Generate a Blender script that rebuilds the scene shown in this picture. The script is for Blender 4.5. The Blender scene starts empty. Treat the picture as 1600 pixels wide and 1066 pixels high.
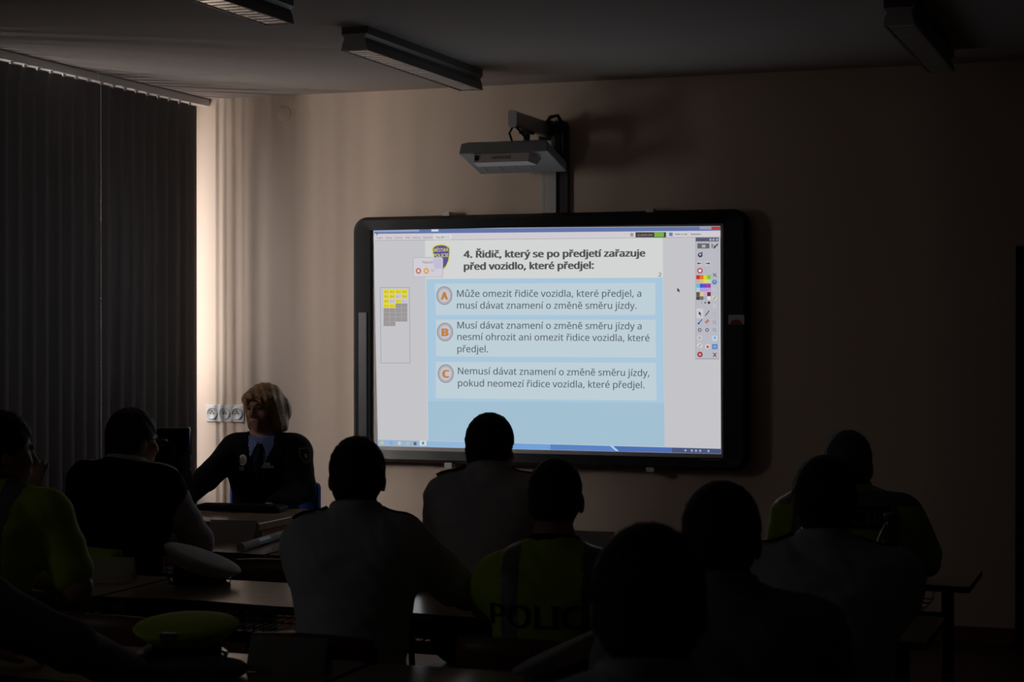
import bpy, bmesh, math, random
import numpy as np
from mathutils import Vector, Matrix
from mathutils.bvhtree import BVHTree
random.seed(4)
S = bpy.context.scene
COL = S.collection
PI = math.pi

# ------------------------------------------------------------------ camera
FPX, YAW, PITCH, EYE = 2870.0, math.radians(19.7), math.radians(-0.36), 1.64
cam_d = bpy.data.cameras.new('camera')
cam_d.sensor_width = 36.0
cam_d.lens = FPX / 1600 * 36.0
cam_d.clip_start = 0.05
cam = bpy.data.objects.new('camera', cam_d)
COL.objects.link(cam)
cam.location = (0, 0, EYE)
cam.rotation_euler = (PI / 2 + PITCH, 0, YAW)
cam_d.dof.use_dof = True
cam_d.dof.focus_distance = 9.6
cam_d.dof.aperture_fstop = 8.0
S.camera = cam
_R = Matrix.Rotation(YAW, 3, 'Z') @ Matrix.Rotation(PI / 2 + PITCH, 3, 'X')
EYEV = Vector((0, 0, EYE))

def ray(x, y):
    return _R @ Vector(((x - 800) / FPX, -(y - 533) / FPX, -1.0))
def at(x, y, d):                     # point seen at a pixel, d metres along the optical axis
    return EYEV + ray(x, y) * d
def at_y(x, y, Y):                   # ... on a plane of constant Y
    r = ray(x, y); return EYEV + r * (Y / r.y)
def at_z(x, y, z):                   # ... on a plane of constant height
    r = ray(x, y); return EYEV + r * ((z - EYE) / r.z)

# ------------------------------------------------------------------ world, daylight, exposure
S.view_settings.view_transform = 'Standard'
S.view_settings.look = 'None'
S.view_settings.gamma = 1.0
S.view_settings.use_curve_mapping = False
S.view_settings.exposure = 0.0
W = bpy.data.worlds.new('World'); S.world = W
W.use_nodes = True
W.node_tree.nodes['Background'].inputs[0].default_value = (0.75, 0.85, 1.0, 1)
W.node_tree.nodes['Background'].inputs[1].default_value = 0.15

def area(name, loc, target, sx, sy, power, col, spread=180):
    l = bpy.data.lights.new(name, 'AREA'); l.shape = 'RECTANGLE'
    l.size, l.size_y = sx, sy; l.energy = power; l.color = col
    l.spread = math.radians(spread)
    o = bpy.data.objects.new(name, l); COL.objects.link(o)
    o.location = loc
    o.rotation_euler = (Vector(target) - Vector(loc)).to_track_quat('-Z', 'Y').to_euler()
    return o
# daylight standing outside the windows of the left wall: sky high up, ground bounce from below, and an added back fill
area('daylight_front_window', (-6.25, 8.40, 2.95), (-5.48, 9.72, 1.1), 0.22, 1.4, 30, (1.0, 0.98, 1.0), 120)
area('daylight_rear_window', (-6.45, 6.6, 2.25), (-5.0, 9.83, 1.5), 0.45, 1.0, 36, (1.0, 0.91, 0.82), 95)
area('ground_bounce_front_window', (-6.5, 8.5, 0.5), (-5.0, 9.3, 3.0), 0.5, 0.5, 24, (1.0, 0.93, 0.86), 140)
area('ground_bounce_rear_window', (-6.5, 6.7, 0.5), (-4.3, 8.2, 3.0), 0.6, 0.5, 26, (1.0, 0.93, 0.86), 140)
area('added_back_fill', (-6.2, 1.6, 2.3), (-2.2, 4.6, 1.2), 0.8, 1.2, 1.1, (1.0, 0.95, 0.9), 150)  # added fill from an unseen window, brightens the backs of the people

# ------------------------------------------------------------------ materials
def lin(c):
    return tuple(((v / 255) / 12.92 if v / 255 <= 0.04045 else ((v / 255 + 0.055) / 1.055) ** 2.4) for v in c)
_mats = {}
def mat(name, col, rough=0.6, metal=0.0, spec=0.5, var=0.08, scale=20.0, bump=0.0, bscale=80.0, coat=0.0):
    if name in _mats: return _mats[name]
    m = bpy.data.materials.new(name); m.use_nodes = True
    nt = m.node_tree; b = nt.nodes['Principled BSDF']
    b.inputs['Roughness'].default_value = rough
    b.inputs['Metallic'].default_value = metal
    b.inputs['Specular IOR Level'].default_value = spec
    b.inputs['Coat Weight'].default_value = coat
    tc = nt.nodes.new('ShaderNodeTexCoord')
    n = nt.nodes.new('ShaderNodeTexNoise'); n.inputs['Scale'].default_value = scale
    n.inputs['Detail'].default_value = 3
    nt.links.new(tc.outputs['Object'], n.inputs['Vector'])
    r = nt.nodes.new('ShaderNodeMix'); r.data_type = 'RGBA'
    r.inputs[6].default_value = (*[c * (1 - var) for c in col], 1)
    r.inputs[7].default_value = (*[min(1, c * (1 + var)) for c in col], 1)
    nt.links.new(n.outputs['Fac'], r.inputs[0])
    nt.links.new(r.outputs[2], b.inputs['Base Color'])
    if bump:
        n2 = nt.nodes.new('ShaderNodeTexNoise'); n2.inputs['Scale'].default_value = bscale
        nt.links.new(tc.outputs['Object'], n2.inputs['Vector'])
        bp = nt.nodes.new('ShaderNodeBump'); bp.inputs['Strength'].default_value = bump
        bp.inputs['Distance'].default_value = 0.01
        nt.links.new(n2.outputs['Fac'], bp.inputs['Height'])
        nt.links.new(bp.outputs[0], b.inputs['Normal'])
    _mats[name] = m
    return m
def wood(name, c1, c2, rough=0.35, scale=3.0, axis=(1, 12, 12)):
    if name in _mats: return _mats[name]
    m = mat(name, c1, rough)
    nt = m.node_tree; b = nt.nodes['Principled BSDF']
    tc = nt.nodes['Texture Coordinate']
    mp = nt.nodes.new('ShaderNodeMapping'); mp.inputs['Scale'].default_value = axis
    nt.links.new(tc.outputs['Object'], mp.inputs[0])
    n = nt.nodes.new('ShaderNodeTexNoise'); n.inputs['Scale'].default_value = scale
    n.inputs['Detail'].default_value = 6
    nt.links.new(mp.outputs[0], n.inputs['Vector'])
    r = nt.nodes.new('ShaderNodeValToRGB')
    r.color_ramp.elements[0].position = 0.3; r.color_ramp.elements[0].color = (*c1, 1)
    r.color_ramp.elements[1].position = 0.7; r.color_ramp.elements[1].color = (*c2, 1)
    nt.links.new(n.outputs['Fac'], r.inputs[0]); nt.links.new(r.outputs[0], b.inputs['Base Color'])
    return m
def emit(rgb, s=1.0):
    name = 'lit_%02x%02x%02x' % tuple(int(v) for v in rgb)
    if name in _mats: return _mats[name]
    m = bpy.data.materials.new(name); m.use_nodes = True
    nt = m.node_tree; nt.nodes.clear()
    o = nt.nodes.new('ShaderNodeOutputMaterial'); e = nt.nodes.new('ShaderNodeEmission')
    e.inputs[0].default_value = (*lin(rgb), 1); e.inputs[1].default_value = s
    nt.links.new(e.outputs[0], o.inputs[0])
    _mats[name] = m
    return m
def glass(name, tint=(0.95, 0.97, 1.0), gloss=0.08):
    if name in _mats: return _mats[name]
    m = bpy.data.materials.new(name); m.use_nodes = True
    nt = m.node_tree; nt.nodes.clear()
    o = nt.nodes.new('ShaderNodeOutputMaterial'); mx = nt.nodes.new('ShaderNodeMixShader')
    t = nt.nodes.new('ShaderNodeBsdfTransparent'); g = nt.nodes.new('ShaderNodeBsdfGlossy')
    t.inputs[0].default_value = (*tint, 1); g.inputs['Roughness'].default_value = 0.05
    mx.inputs[0].default_value = gloss
    nt.links.new(t.outputs[0], mx.inputs[1]); nt.links.new(g.outputs[0], mx.inputs[2])
    nt.links.new(mx.outputs[0], o.inputs[0])
    _mats[name] = m
    return m

M_wall = mat('wall_paint', (0.74, 0.58, 0.46), 0.85, spec=0.2, var=0.02, scale=3, bump=0.05, bscale=200)
M_ceil = mat('ceiling_paint', (0.50, 0.44, 0.41), 0.9, spec=0.2, var=0.02, scale=3)
M_floor = mat('floor_lino', (0.075, 0.02, 0.012), 0.45, var=0.2, scale=8)
M_lowbounce = wood('low_bounce_wall', (0.10, 0.075, 0.06), (0.13, 0.10, 0.08), 0.6)  # made-up dark tone for the unseen walls, set to limit bounce light
M_base = mat('baseboard_wood', (0.16, 0.07, 0.04), 0.5)
M_white = mat('white_plastic', (0.72, 0.70, 0.68), 0.4, var=0.03)
M_black = mat('black_plastic', (0.010, 0.010, 0.011), 0.35, var=0.05)
M_gloss = mat('gloss_black', (0.008, 0.008, 0.010), 0.12, var=0.03, coat=0.6)
M_dgrey = mat('dark_grey_plastic', (0.045, 0.045, 0.048), 0.4)
M_grey = mat('grey_metal', (0.35, 0.35, 0.36), 0.35, metal=0.8)
M_steel = mat('painted_steel', (0.06, 0.055, 0.055), 0.4, metal=0.3)
M_alu = mat('anodised_aluminium', (0.55, 0.52, 0.50), 0.4, metal=0.6)
M_blind = mat('blind_fabric', (0.13, 0.125, 0.13), 0.85, spec=0.2, var=0.05, scale=40, bump=0.1, bscale=400)
M_top = wood('table_laminate', (0.50, 0.37, 0.27), (0.56, 0.43, 0.32), 0.2)
M_edge = mat('table_edge', (0.03, 0.022, 0.02), 0.5)
M_desk = wood('desk_wood', (0.42, 0.20, 0.10), (0.52, 0.27, 0.14), 0.3)
M_chair = wood('chair_plywood', (0.20, 0.05, 0.03), (0.27, 0.08, 0.045), 0.4)
M_skin = mat('skin', (0.48, 0.25, 0.17), 0.55, var=0.06, scale=30)
M_skinw = mat('skin_pale', (0.50, 0.25, 0.18), 0.5, var=0.08, scale=25)
M_hair = mat('hair_dark', (0.018, 0.012, 0.010), 0.6, var=0.4, scale=120, bump=0.6, bscale=260)
M_hairr = mat('hair_auburn', (0.07, 0.025, 0.014), 0.6, var=0.4, scale=120, bump=0.6, bscale=260)
M_hairg = mat('hair_grey', (0.17, 0.165, 0.16), 0.65, var=0.3, scale=120, bump=0.6, bscale=260)
M_hairb = mat('hair_blond', (0.58, 0.34, 0.17), 0.5, var=0.35, scale=60, bump=0.5, bscale=160)
M_shirt = mat('white_cotton', (0.72, 0.70, 0.70), 0.9, spec=0.15, var=0.05, scale=12, bump=0.15, bscale=30)
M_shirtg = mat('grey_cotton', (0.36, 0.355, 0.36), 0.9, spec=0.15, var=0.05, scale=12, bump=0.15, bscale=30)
M_navy = mat('navy_wool', (0.010, 0.011, 0.016), 0.9, spec=0.15, var=0.1)
M_blue = mat('blue_cotton', (0.24, 0.32, 0.62), 0.8, spec=0.2)
M_hiv = mat('hi_vis_yellow', (0.50, 0.66, 0.03), 0.75, spec=0.2, var=0.06)
M_refl = mat('reflective_grey', (0.16, 0.17, 0.16), 0.45, var=0.05)
M_cap = mat('cap_white', (0.55, 0.53, 0.52), 0.8, var=0.03)
M_card = mat('white_card', (0.62, 0.58, 0.52), 0.8, var=0.02)
M_gold = mat('gold_thread', (0.55, 0.36, 0.06), 0.5)
M_silver = mat('silver_badge', (0.75, 0.74, 0.72), 0.3, metal=0.7)
M_bluec = mat('blue_upholstery', (0.02, 0.09, 0.42), 0.7)
M_red = mat('red_print', (0.5, 0.03, 0.03), 0.5)

# ------------------------------------------------------------------ mesh helpers
class MB:
    def __init__(s): s.v = []; s.f = []; s.mi = []; s.sm = []
    def add(s, vs, fs, mi=0, smooth=False):
        o = len(s.v); s.v += [tuple(v) for v in vs]
        for f in fs:
            s.f.append(tuple(i + o for i in f)); s.mi.append(mi); s.sm.append(smooth)
        return s
    def box(s, lo, hi, mi=0, b=0.0):
        x0, y0, z0 = lo; x1, y1, z1 = hi
        if b <= 0:
            vs = [(x, y, z) for z in (z0, z1) for y in (y0, y1) for x in (x0, x1)]
            return s.add(vs, [(0, 2, 3, 1), (4, 5, 7, 6), (0, 1, 5, 4), (2, 6, 7, 3), (0, 4, 6, 2), (1, 3, 7, 5)], mi)
        bm = bmesh.new(); bmesh.ops.create_cube(bm, size=1.0)
        for v in bm.verts:
            v.co = Vector(((x0 + x1) / 2 + v.co.x * (x1 - x0), (y0 + y1) / 2 + v.co.y * (y1 - y0), (z0 + z1) / 2 + v.co.z * (z1 - z0)))
        bmesh.ops.bevel(bm, geom=bm.edges[:], offset=b, segments=2, affect='EDGES', profile=0.5)
        return s.bm(bm, mi)
    def bm(s, bm, mi=0, smooth=False):
        bm.verts.index_update()
        s.add([v.co[:] for v in bm.verts], [[v.index for v in f.verts] for f in bm.faces], mi, smooth); bm.free(); return s
    def tube(s, pts, r, mi=0, n=10, cap=True):
        pts = [Vector(p) for p in pts]; rr = r if isinstance(r, (list, tuple)) else [r] * len(pts)
        rings = []; prev = None
        for i, p in enumerate(pts):
            t = (pts[min(i + 1, len(pts) - 1)] - pts[max(i - 1, 0)]).normalized()
            if prev is None:
                a = Vector((0, 0, 1)) if abs(t.z) < 0.9 else Vector((1, 0, 0))
                u = t.cross(a).normalized()
            else:
                u = (prev - t * prev.dot(t)).normalized()
            prev = u; w = t.cross(u)
            rings.append([p + (u * math.cos(2 * PI * k / n) + w * math.sin(2 * PI * k / n)) * rr[i] for k in range(n)])
        vs = [v for rg in rings for v in rg]; fs = []
        for i in range(len(pts) - 1):
            for k in range(n):
                fs.append((i * n + k, i * n + (k + 1) % n, (i + 1) * n + (k + 1) % n, (i + 1) * n + k))
        s.add(vs, fs, mi, True)
        if cap:
            s.add(rings[0], [tuple(range(n))[::-1]], mi); s.add(rings[-1], [tuple(range(n))], mi)
        return s
    def lathe(s, prof, c=(0, 0, 0), M=None, n=32, mi=0, smooth=True):
        M = M or Matrix.Identity(3); c = Vector(c); vs = []
        for r, z in prof:
            for k in range(n):
                vs.append(c + M @ Vector((r * math.cos(2 * PI * k / n), r * math.sin(2 * PI * k / n), z)))
        fs = []
        for i in range(len(prof) - 1):
            for k in range(n):
                fs.append((i * n + k, i * n + (k + 1) % n, (i + 1) * n + (k + 1) % n, (i + 1) * n + k))
        return s.add(vs, fs, mi, smooth)
    def prism(s, poly, z0, z1, f=lambda x, y, z: (x, y, z), mi=0, side_mi=None):
        n = len(poly)
        vs = [f(x, y, z0) for x, y in poly] + [f(x, y, z1) for x, y in poly]
        s.add(vs, [tuple(range(n))[::-1], tuple(range(n, 2 * n))], mi)
        s.add(vs, [(i, (i + 1) % n, n + (i + 1) % n, n + i) for i in range(n)], mi if side_mi is None else side_mi)
        return s
    def build(s, name, mats, parent=None, loc=None, smooth=None):
        me = bpy.data.meshes.new(name)
        me.from_pydata([tuple(v) for v in s.v], [], s.f)
        for m in (mats if isinstance(mats, (list, tuple)) else [mats]): me.materials.append(m)
        me.polygons.foreach_set('material_index', s.mi)
        me.polygons.foreach_set('use_smooth', s.sm if smooth is None else [smooth] * len(s.f))
        me.update()
        o = bpy.data.objects.new(name, me); COL.objects.link(o)
        if parent: o.parent = parent
        if loc: o.location = loc
        return o

def empty(name, loc=(0, 0, 0), rz=0.0):
    o = bpy.data.objects.new(name, None); COL.objects.link(o)
    o.location = loc; o.rotation_euler = (0, 0, rz); o.empty_display_size = 0.1
    return o
def tag(o, label, cat, group=None):
    o['label'] = label; o['category'] = cat
    if group: o['group'] = group
    return o
def struct(o): o['kind'] = 'structure'; return o
def copy_tree(o, parent=None):
    c = o.copy(); COL.objects.link(c)
    if parent: c.parent = parent
    for ch in list(o.children): copy_tree(ch, c)
    return c
def rrect(x0, y0, x1, y1, r, n=8):
    P = []
    for cx, cy, a in ((x1 - r, y0 + r, -90), (x1 - r, y1 - r, 0), (x0 + r, y1 - r, 90), (x0 + r, y0 + r, 180)):
        for k in range(n + 1):
            t = math.radians(a + 90 * k / n); P.append((cx + r * math.cos(t), cy + r * math.sin(t)))
    return P

# ------------------------------------------------------------------ the room
CEIL, YF, XL, XR, YB = 3.03, 9.83, -5.68, 1.35, -1.3
struct(MB().box((XL - .25, YB - .2, -.1), (XR + .2, YF + .2, 0)).build('floor', M_floor))
struct(MB().box((XL - .25, YB - .2, CEIL), (XR + .2, YF + .2, CEIL + .1)).build('ceiling', M_ceil))
struct(MB().box((XL - .25, YF, 0), (XR + .2, YF + .2, CEIL)).build('wall_front', M_wall))
struct(MB().box((XR, YB, 0), (XR + .2, YF, CEIL)).build('wall_right', M_lowbounce))
struct(MB().box((XL - .25, YB - .2, 0), (XR + .2, YB, CEIL)).build('wall_back', M_lowbounce))
WZ0, WZ1 = 0.9, 2.86
WINS = [(1.0, 2.6), (5.8, 8.0), (8.2, 9.76)]  # the first opening is unseen, added to let in the back fill
wl = MB()
wl.box((XL - .25, YB, 0), (XL, YF, WZ0)); wl.box((XL - .25, YB, WZ1), (XL, YF, CEIL))
ys = [YB] + [y for w in WINS for y in w] + [YF]
for k in range(0, len(ys), 2): wl.box((XL - .25, ys[k], WZ0), (XL, ys[k + 1], WZ1))
struct(wl.build('wall_left', M_wall))
M_pane = glass('window_glass')
for k, (y0, y1) in enumerate(WINS):
    r = struct(empty('window_%d' % (3 - k), (XL - .18, (y0 + y1) / 2, WZ0)))
    h = WZ1 - WZ0; w = (y1 - y0) / 2; f = MB()
    for a, b in (((-.03, -w, 0), (.03, -w + .06, h)), ((-.03, w - .06, 0), (.03, w, h)), ((-.03, -w, 0), (.03, w, .06)),
                 ((-.03, -w, h - .06), (.03, w, h)), ((-.03, -.035, 0), (.03, .035, h))): f.box(a, b)
    f.build('window_frame', M_white, r)
    MB().box((-.004, -w, .02), (.004, w, h - .02)).build('window_pane', M_pane, r)
    MB().box((.05, -w - .03, -.03), (.22, w + .03, 0), b=.008).build('window_sill', M_white, r)
xd = at_y(1588, 600, YF).x
struct(MB().box((XL, YF - .015, 0), (xd - .01, YF, .09), b=.004).build('baseboard_front', M_base))
struct(MB().box((XL, YB, 0), (XL + .015, YF - .02, .09), b=.004).build('baseboard_left', M_base))
struct(MB().box((XR - .015, YB, 0), (XR, YF - .02, .09), b=.004).build('baseboard_right', M_base))
dr = struct(empty('door_1', (xd, YF, 0)))
fr = MB(); fr.box((0, -.05, 0), (.08, 0, 2.06)); fr.box((.94, -.05, 0), (1.02, 0, 2.06)); fr.box((0, -.05, 1.99), (1.02, 0, 2.07))
fr.build('door_frame', mat('door_frame_paint', (.012, .009, .008), .5), dr)
MB().box((.08, -.03, .005), (.94, -.002, 1.99)).build('door_leaf', mat('door_paint', (.02, .012, .009), .5), dr)
hb = MB(); hb.tube([(.15, -.03, 1.05), (.15, -.08, 1.05), (.28, -.08, 1.05)], .009); hb.build('door_handle', M_grey, dr)

# blank round cover and socket strip on the front wall
p = at_y(444, 178, YF)
o = MB().lathe([(0.0, .004), (.040, .004), (.0435, .003), (.0445, 0)], M=Matrix.Rotation(PI / 2, 3, 'X'), n=40).build('wall_cover', M_wall)
o.location = (p.x, YF, p.z)
tag(o, 'round blank cover plate high on the bright wall near the blinds', 'cover plate')
a = at_y(323, 632, YF); b = at_y(382, 660, YF)
so = empty('wall_socket', ((a.x + b.x) / 2, YF, (a.z + b.z) / 2))
tag(so, 'white triple power socket on the bright wall beside the woman', 'socket')
w = (b.x - a.x) / 2; h = (a.z - b.z) / 2
MB().box((-w, -.012, -h), (w, 0, h), b=.004).build('frame', M_white, so)
for k in range(3):
    cx = (-1 + k) * w * .66; q = h * .72
    m = MB(); m.lathe([(q, -.0), (q, .006), (q * .85, .007), (q * .8, .001), (0, .001)], M=Matrix.Rotation(PI / 2, 3, 'X'), n=28)
    for s in (-1, 1): m.lathe([(.0035, .0), (.0035, .004), (0, .004)], c=(s * .009, -.002, 0), M=Matrix.Rotation(PI / 2, 3, 'X'), n=10, mi=1)
    m.tube([(0, -.002, .012), (0, -.015, .012)], .003, mi=1, n=8)
    m.build('socket', [M_white, M_dgrey], so, loc=(cx, -.012, 0))

# ------------------------------------------------------------------ vertical blinds
XBL = -5.48
def blind(y0, y1, label, chain_y, seed, tilts):
    rnd = random.Random(seed)
    r = empty('vertical_blind', (XBL, (y0 + y1) / 2, CEIL)); yc = (y0 + y1) / 2
    tag(r, label, 'blind', 'vertical blinds along the windows')
    hr = MB(); hr.box((-.022, y0 - yc, -.045), (.022, y1 - yc + (YF - y1 - .003 if seed == 2 else 0), -.002), b=.004)
    hr.build('headrail', M_white, r)
    n = round((y1 - y0) / .115); pitch = (y1 - y0) / n
    for k in range(n):
        y = y0 + pitch * (k + .5) - yc
        ang = math.radians(rnd.choice(tilts) + rnd.uniform(-1, 1))
        hw = .0635; vs = []; fs = []; nn = 5
        for iz, z in enumerate((-.058, -2.65)):
            for j in range(nn):
                t = -1 + 2 * j / (nn - 1); c = .006 * (1 - t * t)
                vs.append((math.sin(ang) * t * hw + math.cos(ang) * c, y + math.cos(ang) * t * hw - math.sin(ang) * c, z))
        for j in range(nn - 1): fs.append((j, j + 1, nn + j + 1, nn + j))
        m = MB().add(vs, fs, 0, True)
        v = m.build('vane', M_blind, r)
        md = v.modifiers.new('thickness', 'SOLIDIFY'); md.thickness = .0012
        c = MB(); c.box((-.004, y - .012, -.066), (.004, y + .012, -.045)); c.build('vane_hook', M_white, v)
    m = MB(); yy = chain_y - yc
    for k in range(190):
        z = -.06 - k * .0115
        m.lathe([(0, -.0032), (.0028, -.0016), (.0032, 0), (.0028, .0016), (0, .0032)], c=(.045, yy, z), n=6)
    m.tube([(.045, yy, -.05), (.045, yy, -2.25)], .0009, n=5)
    m.build('bead_chain', M_white, r)
    return r
yb_split = at_y(138, 120, 8.3).y
def y_on_blind(px, py):
    rr = ray(px, py); t = (XBL - 0) / rr.x; return rr.y * t
ysplit, yend = y_on_blind(150, 500), y_on_blind(304, 400)
blind(ysplit, yend, 'dark grey vertical blind nearest the whiteboard wall', ysplit - .02, 2, (10, 20, 24, 26))
blind(5.45, ysplit - .01, 'dark grey vertical blind at the left edge of the photo', 5.5, 5, (15, 18, 21))

# ------------------------------------------------------------------ interactive whiteboard and its picture
YS = 9.765                      # writing surface
lt = at_y(552, 340, 9.75); rb = at_y(1168, 737, 9.75)
bx0, bx1, bz0, bz1 = lt.x, rb.x, rb.z, lt.z
il = at_y(580.5, 352, YS); ir = at_y(1131, 716, YS)
it = at_y(1125, 349.5, YS)
ix0, ix1, iz0, iz1 = il.x, ir.x, ir.z, it.z
wbx, wbz = (bx0 + bx1) / 2, bz0
wb = empty('interactive_whiteboard', (wbx, YF, wbz))
tag(wb, 'black framed interactive whiteboard on the front wall showing a quiz slide', 'whiteboard')
NQ = 10
outer = rrect(bx0 - wbx, 0, bx1 - wbx, bz1 - wbz, .085, NQ)
outer2 = rrect(bx0 - wbx + .02, .02, bx1 - wbx - .02, bz1 - wbz - .02, .07, NQ)
inner = rrect(ix0 - wbx, iz0 - wbz, ix1 - wbx, iz1 - wbz, .006, NQ)
rings = [(outer, -.002), (outer, -.075), (outer2, -.098), (inner, -.085), (inner, YS - YF)]
vs = []; fs = []; n = len(outer)
for P, y in rings: vs += [(x, y, z) for x, z in P]
for i in range(len(rings) - 1):
    for k in range(n): fs.append((i * n + k, i * n + (k + 1) % n, (i + 1) * n + (k + 1) % n, (i + 1) * n + k))
MB().add(vs, fs).build('frame', M_black, wb)
MB().box((ix0 - wbx - .005, YS - YF, iz0 - wbz - .005), (ix1 - wbx + .005, -.004, iz1 - wbz + .005)).build('writing_surface', mat('board_enamel', (.68, .62, .58), .35, var=.02), wb)
def board_box(name, x0, y0, x1, y1, Y, depth, m, b=.003):
    p, q = at_y(x0, y1, Y), at_y(x1, y0, Y)
    return MB().box((p.x - wbx, Y - YF, p.z - wbz), (q.x - wbx, Y - YF + depth, q.z - wbz), b=b).build(name, m, wb)
board_box('button_strip', 557, 488, 573, 700, 9.735, .02, M_dgrey)
for q in ((691, 330.5, 702, 337.5), (1009, 325.5, 1021, 332), (694, 723.5, 706, 732), (1009, 731, 1022, 738)):
    board_box('mounting_clip', *q, 9.74, .06, M_white)
board_box('label_plate', 586, 350.5, 612, 354.5, 9.744, .01, M_grey, .001)
board_box('maker_plate', 1094, 718.5, 1124, 722.5, 9.742, .01, M_grey, .001)
stk = board_box('sticker', 1138, 492, 1163, 507, 9.731, .008, [M_white, M_red], .001)
p, q = at_y(1141, 506.5, 9.73), at_y(1160, 499.5, 9.73)
MB().prism([(p.x - wbx + (q.x - p.x) * (.5 + .5 * math.cos(t / 12 * PI)), p.z - wbz + (q.z - p.z) * math.sin(t / 12 * PI)) for t in range(13)], 9.7298 - YF, 9.731 - YF, lambda x, z, y: (x, y, z)).build('sticker_print', M_red, stk)

LV = [0]
class Pic:                       # flat picture elements lying on the board, given in the photograph's pixels
    def __init__(s, lv): s.m = MB(); s.mats = []; s.lv = lv
    def idx(s, c):
        mm = emit(c)
        if mm not in s.mats: s.mats.append(mm)
        return s.mats.index(mm)
    def P(s, x, y, lv):
        Y = YS - .0008 - lv * .0004; p = at_y(x, y, Y); return (p.x - wbx, Y - YF, p.z - wbz)
    def poly(s, pts, c, dl=0):
        s.m.add([s.P(x, y, s.lv + dl) for x, y in pts], [tuple(range(len(pts)))], s.idx(c)); return s
    def rect(s, x0, y0, x1, y1, c, dl=0): return s.poly([(x0, y1), (x1, y1), (x1, y0), (x0, y0)], c, dl)
    def ell(s, cx, cy, rx, ry, c, dl=0, n=28): return s.poly([(cx + rx * math.cos(2 * PI * k / n), cy + ry * math.sin(2 * PI * k / n)) for k in range(n)][::-1], c, dl)
    def line(s, x0, y0, x1, y1, w, c, dl=0):
        L = math.hypot(x1 - x0, y1 - y0); nx, ny = -(y1 - y0) / L * w / 2, (x1 - x0) / L * w / 2
        return s.poly([(x0 + nx, y0 + ny), (x1 + nx, y1 + ny), (x1 - nx, y1 - ny), (x0 - nx, y0 - ny)], c, dl)
    def text(s, t, x0, y0, x1, y1, cap, c, dl=0, bold=0.0, shear=0.0):
        vs, fs, w, ch = text_mesh(t, bold)
        sc = cap / ch; out = []
        for x, y in vs:
            k = x / w
            out.append(s.P(x0 + (x1 - x0) * k, y0 + (y1 - y0) * k - y * sc, s.lv + dl))
        s.m.add(out, fs, s.idx(c)); return s
    def build(s, name, parent, label=None):
        o = s.m.build(name, s.mats, parent)
        if label: o['label'] = label
        return o
_tc = {}
try:                             # the Latin sans that ships inside Blender; else Blender's built-in face
    import os
    FONT = bpy.data.fonts.load(os.path.join(bpy.utils.system_resource('DATAFILES'), 'fonts', 'NotoSansHebrew-Regular.woff2'))
except Exception:
    FONT = None
def text_mesh(t, bold=0.0):
    key = (t, bold)
    if key in _tc: return _tc[key]
    def mk(tt):
        cu = bpy.data.curves.new('glyphs', 'FONT'); cu.body = tt; cu.size = 1.0; cu.resolution_u = 3
        if FONT: cu.font = FONT
        cu.fill_mode = 'FRONT'
        ob = bpy.data.objects.new('glyphs', cu); COL.objects.link(ob)
        dg = bpy.context.evaluated_depsgraph_get(); me = bpy.data.meshes.new_from_object(ob.evaluated_get(dg))
        v = [(x.co.x, x.co.y) for x in me.vertices]; f = [tuple(p.vertices) for p in me.polygons]
        bpy.data.objects.remove(ob); bpy.data.curves.remove(cu); bpy.data.meshes.remove(me)
        return v, f
    v, f = mk(t); hv, _ = mk('H')
    ch = max(y for x, y in hv)
    if bold:                     # heavier strokes: the outline repeated a little to each side
        v0, f0, v, f = v, f, [], []
        for dx, dy in ((-1, 0), (-.5, .35), (-.5, -.35), (0, 0), (.5, .35), (.5, -.35), (1, 0)):
            o = len(v); v += [(x + dx * bold * ch, y + dy * bold * ch) for x, y in v0]; f += [tuple(i + o for i in q) for q in f0]
    mn = min(x for x, y in v); v = [(x - mn, y) for x, y in v]
    _tc[key] = (v, f, max(x for x, y in v), ch)
    return _tc[key]

PW, PSL, PBL, PAN = (196, 196, 200), (211, 213, 212), (168, 198, 220), (190, 207, 216)
INK, INK2 = (78, 80, 78), (88, 98, 104)
pi_ = Pic(0)
pi_.poly([(590.5, 697), (1126.5, 709.5), (1125.3, 353.5), (583.5, 358)], PW)
pi_.poly([(668.5, 690), (1038, 699), (1035.5, 371), (664, 375)], PSL, 1)
pi_.poly([(669, 689), (1038, 698.5), (1035.5, 434), (666, 436)], PBL, 2)
pi_.poly([(669.5, 689), (1038.5, 698.5), (1038, 630), (669, 627)], (162, 192, 210), 3)
pi_.poly([(681, 492.5), (1024, 492.5), (1023.8, 442), (679.5, 443.5)], PAN, 3)
pi_.poly([(681, 557), (1025, 559), (1024.5, 499.8), (681, 499.5)], PAN, 3)
pi_.poly([(681, 622.5), (1026, 626), (1025, 567), (681, 565.5)], PAN, 3)
PIMG = pi_.build('projected_image', wb, 'bright quiz slide with blue answer boxes')
q = Pic(5)
q.poly([(585, 365.5), (1125.4, 360.5), (1125.3, 354), (584, 358.5)], (98, 117, 168))
q.poly([(584.5, 363), (655, 362), (655, 358), (584, 358.5)], (150, 160, 195), 1)
q.poly([(674, 362), (685, 361.8), (685, 358.5), (674, 358.6)], (200, 212, 235), 1)
q.poly([(585.5, 376), (1125.5, 370.5), (1125.4, 360.5), (585, 365.5)], (208, 203, 209))
q.line(585.5, 376, 1125.5, 370.5, .8, (165, 160, 172), 1)
q.poly([(677, 375.2), (706, 374.9), (706, 366), (677, 366.2)], (214, 214, 218), 1)
q.rect(1112, 354.2, 1125, 359, (178, 62, 62), 1); q.rect(1093, 354.3, 1111.5, 358.6, (150, 150, 178), 1)
q.ell(587.5, 365.5, 2.6, 2.6, (40, 110, 150), 2); q.ell(587, 366.3, 1.2, 1.4, (225, 240, 245), 3)
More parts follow.
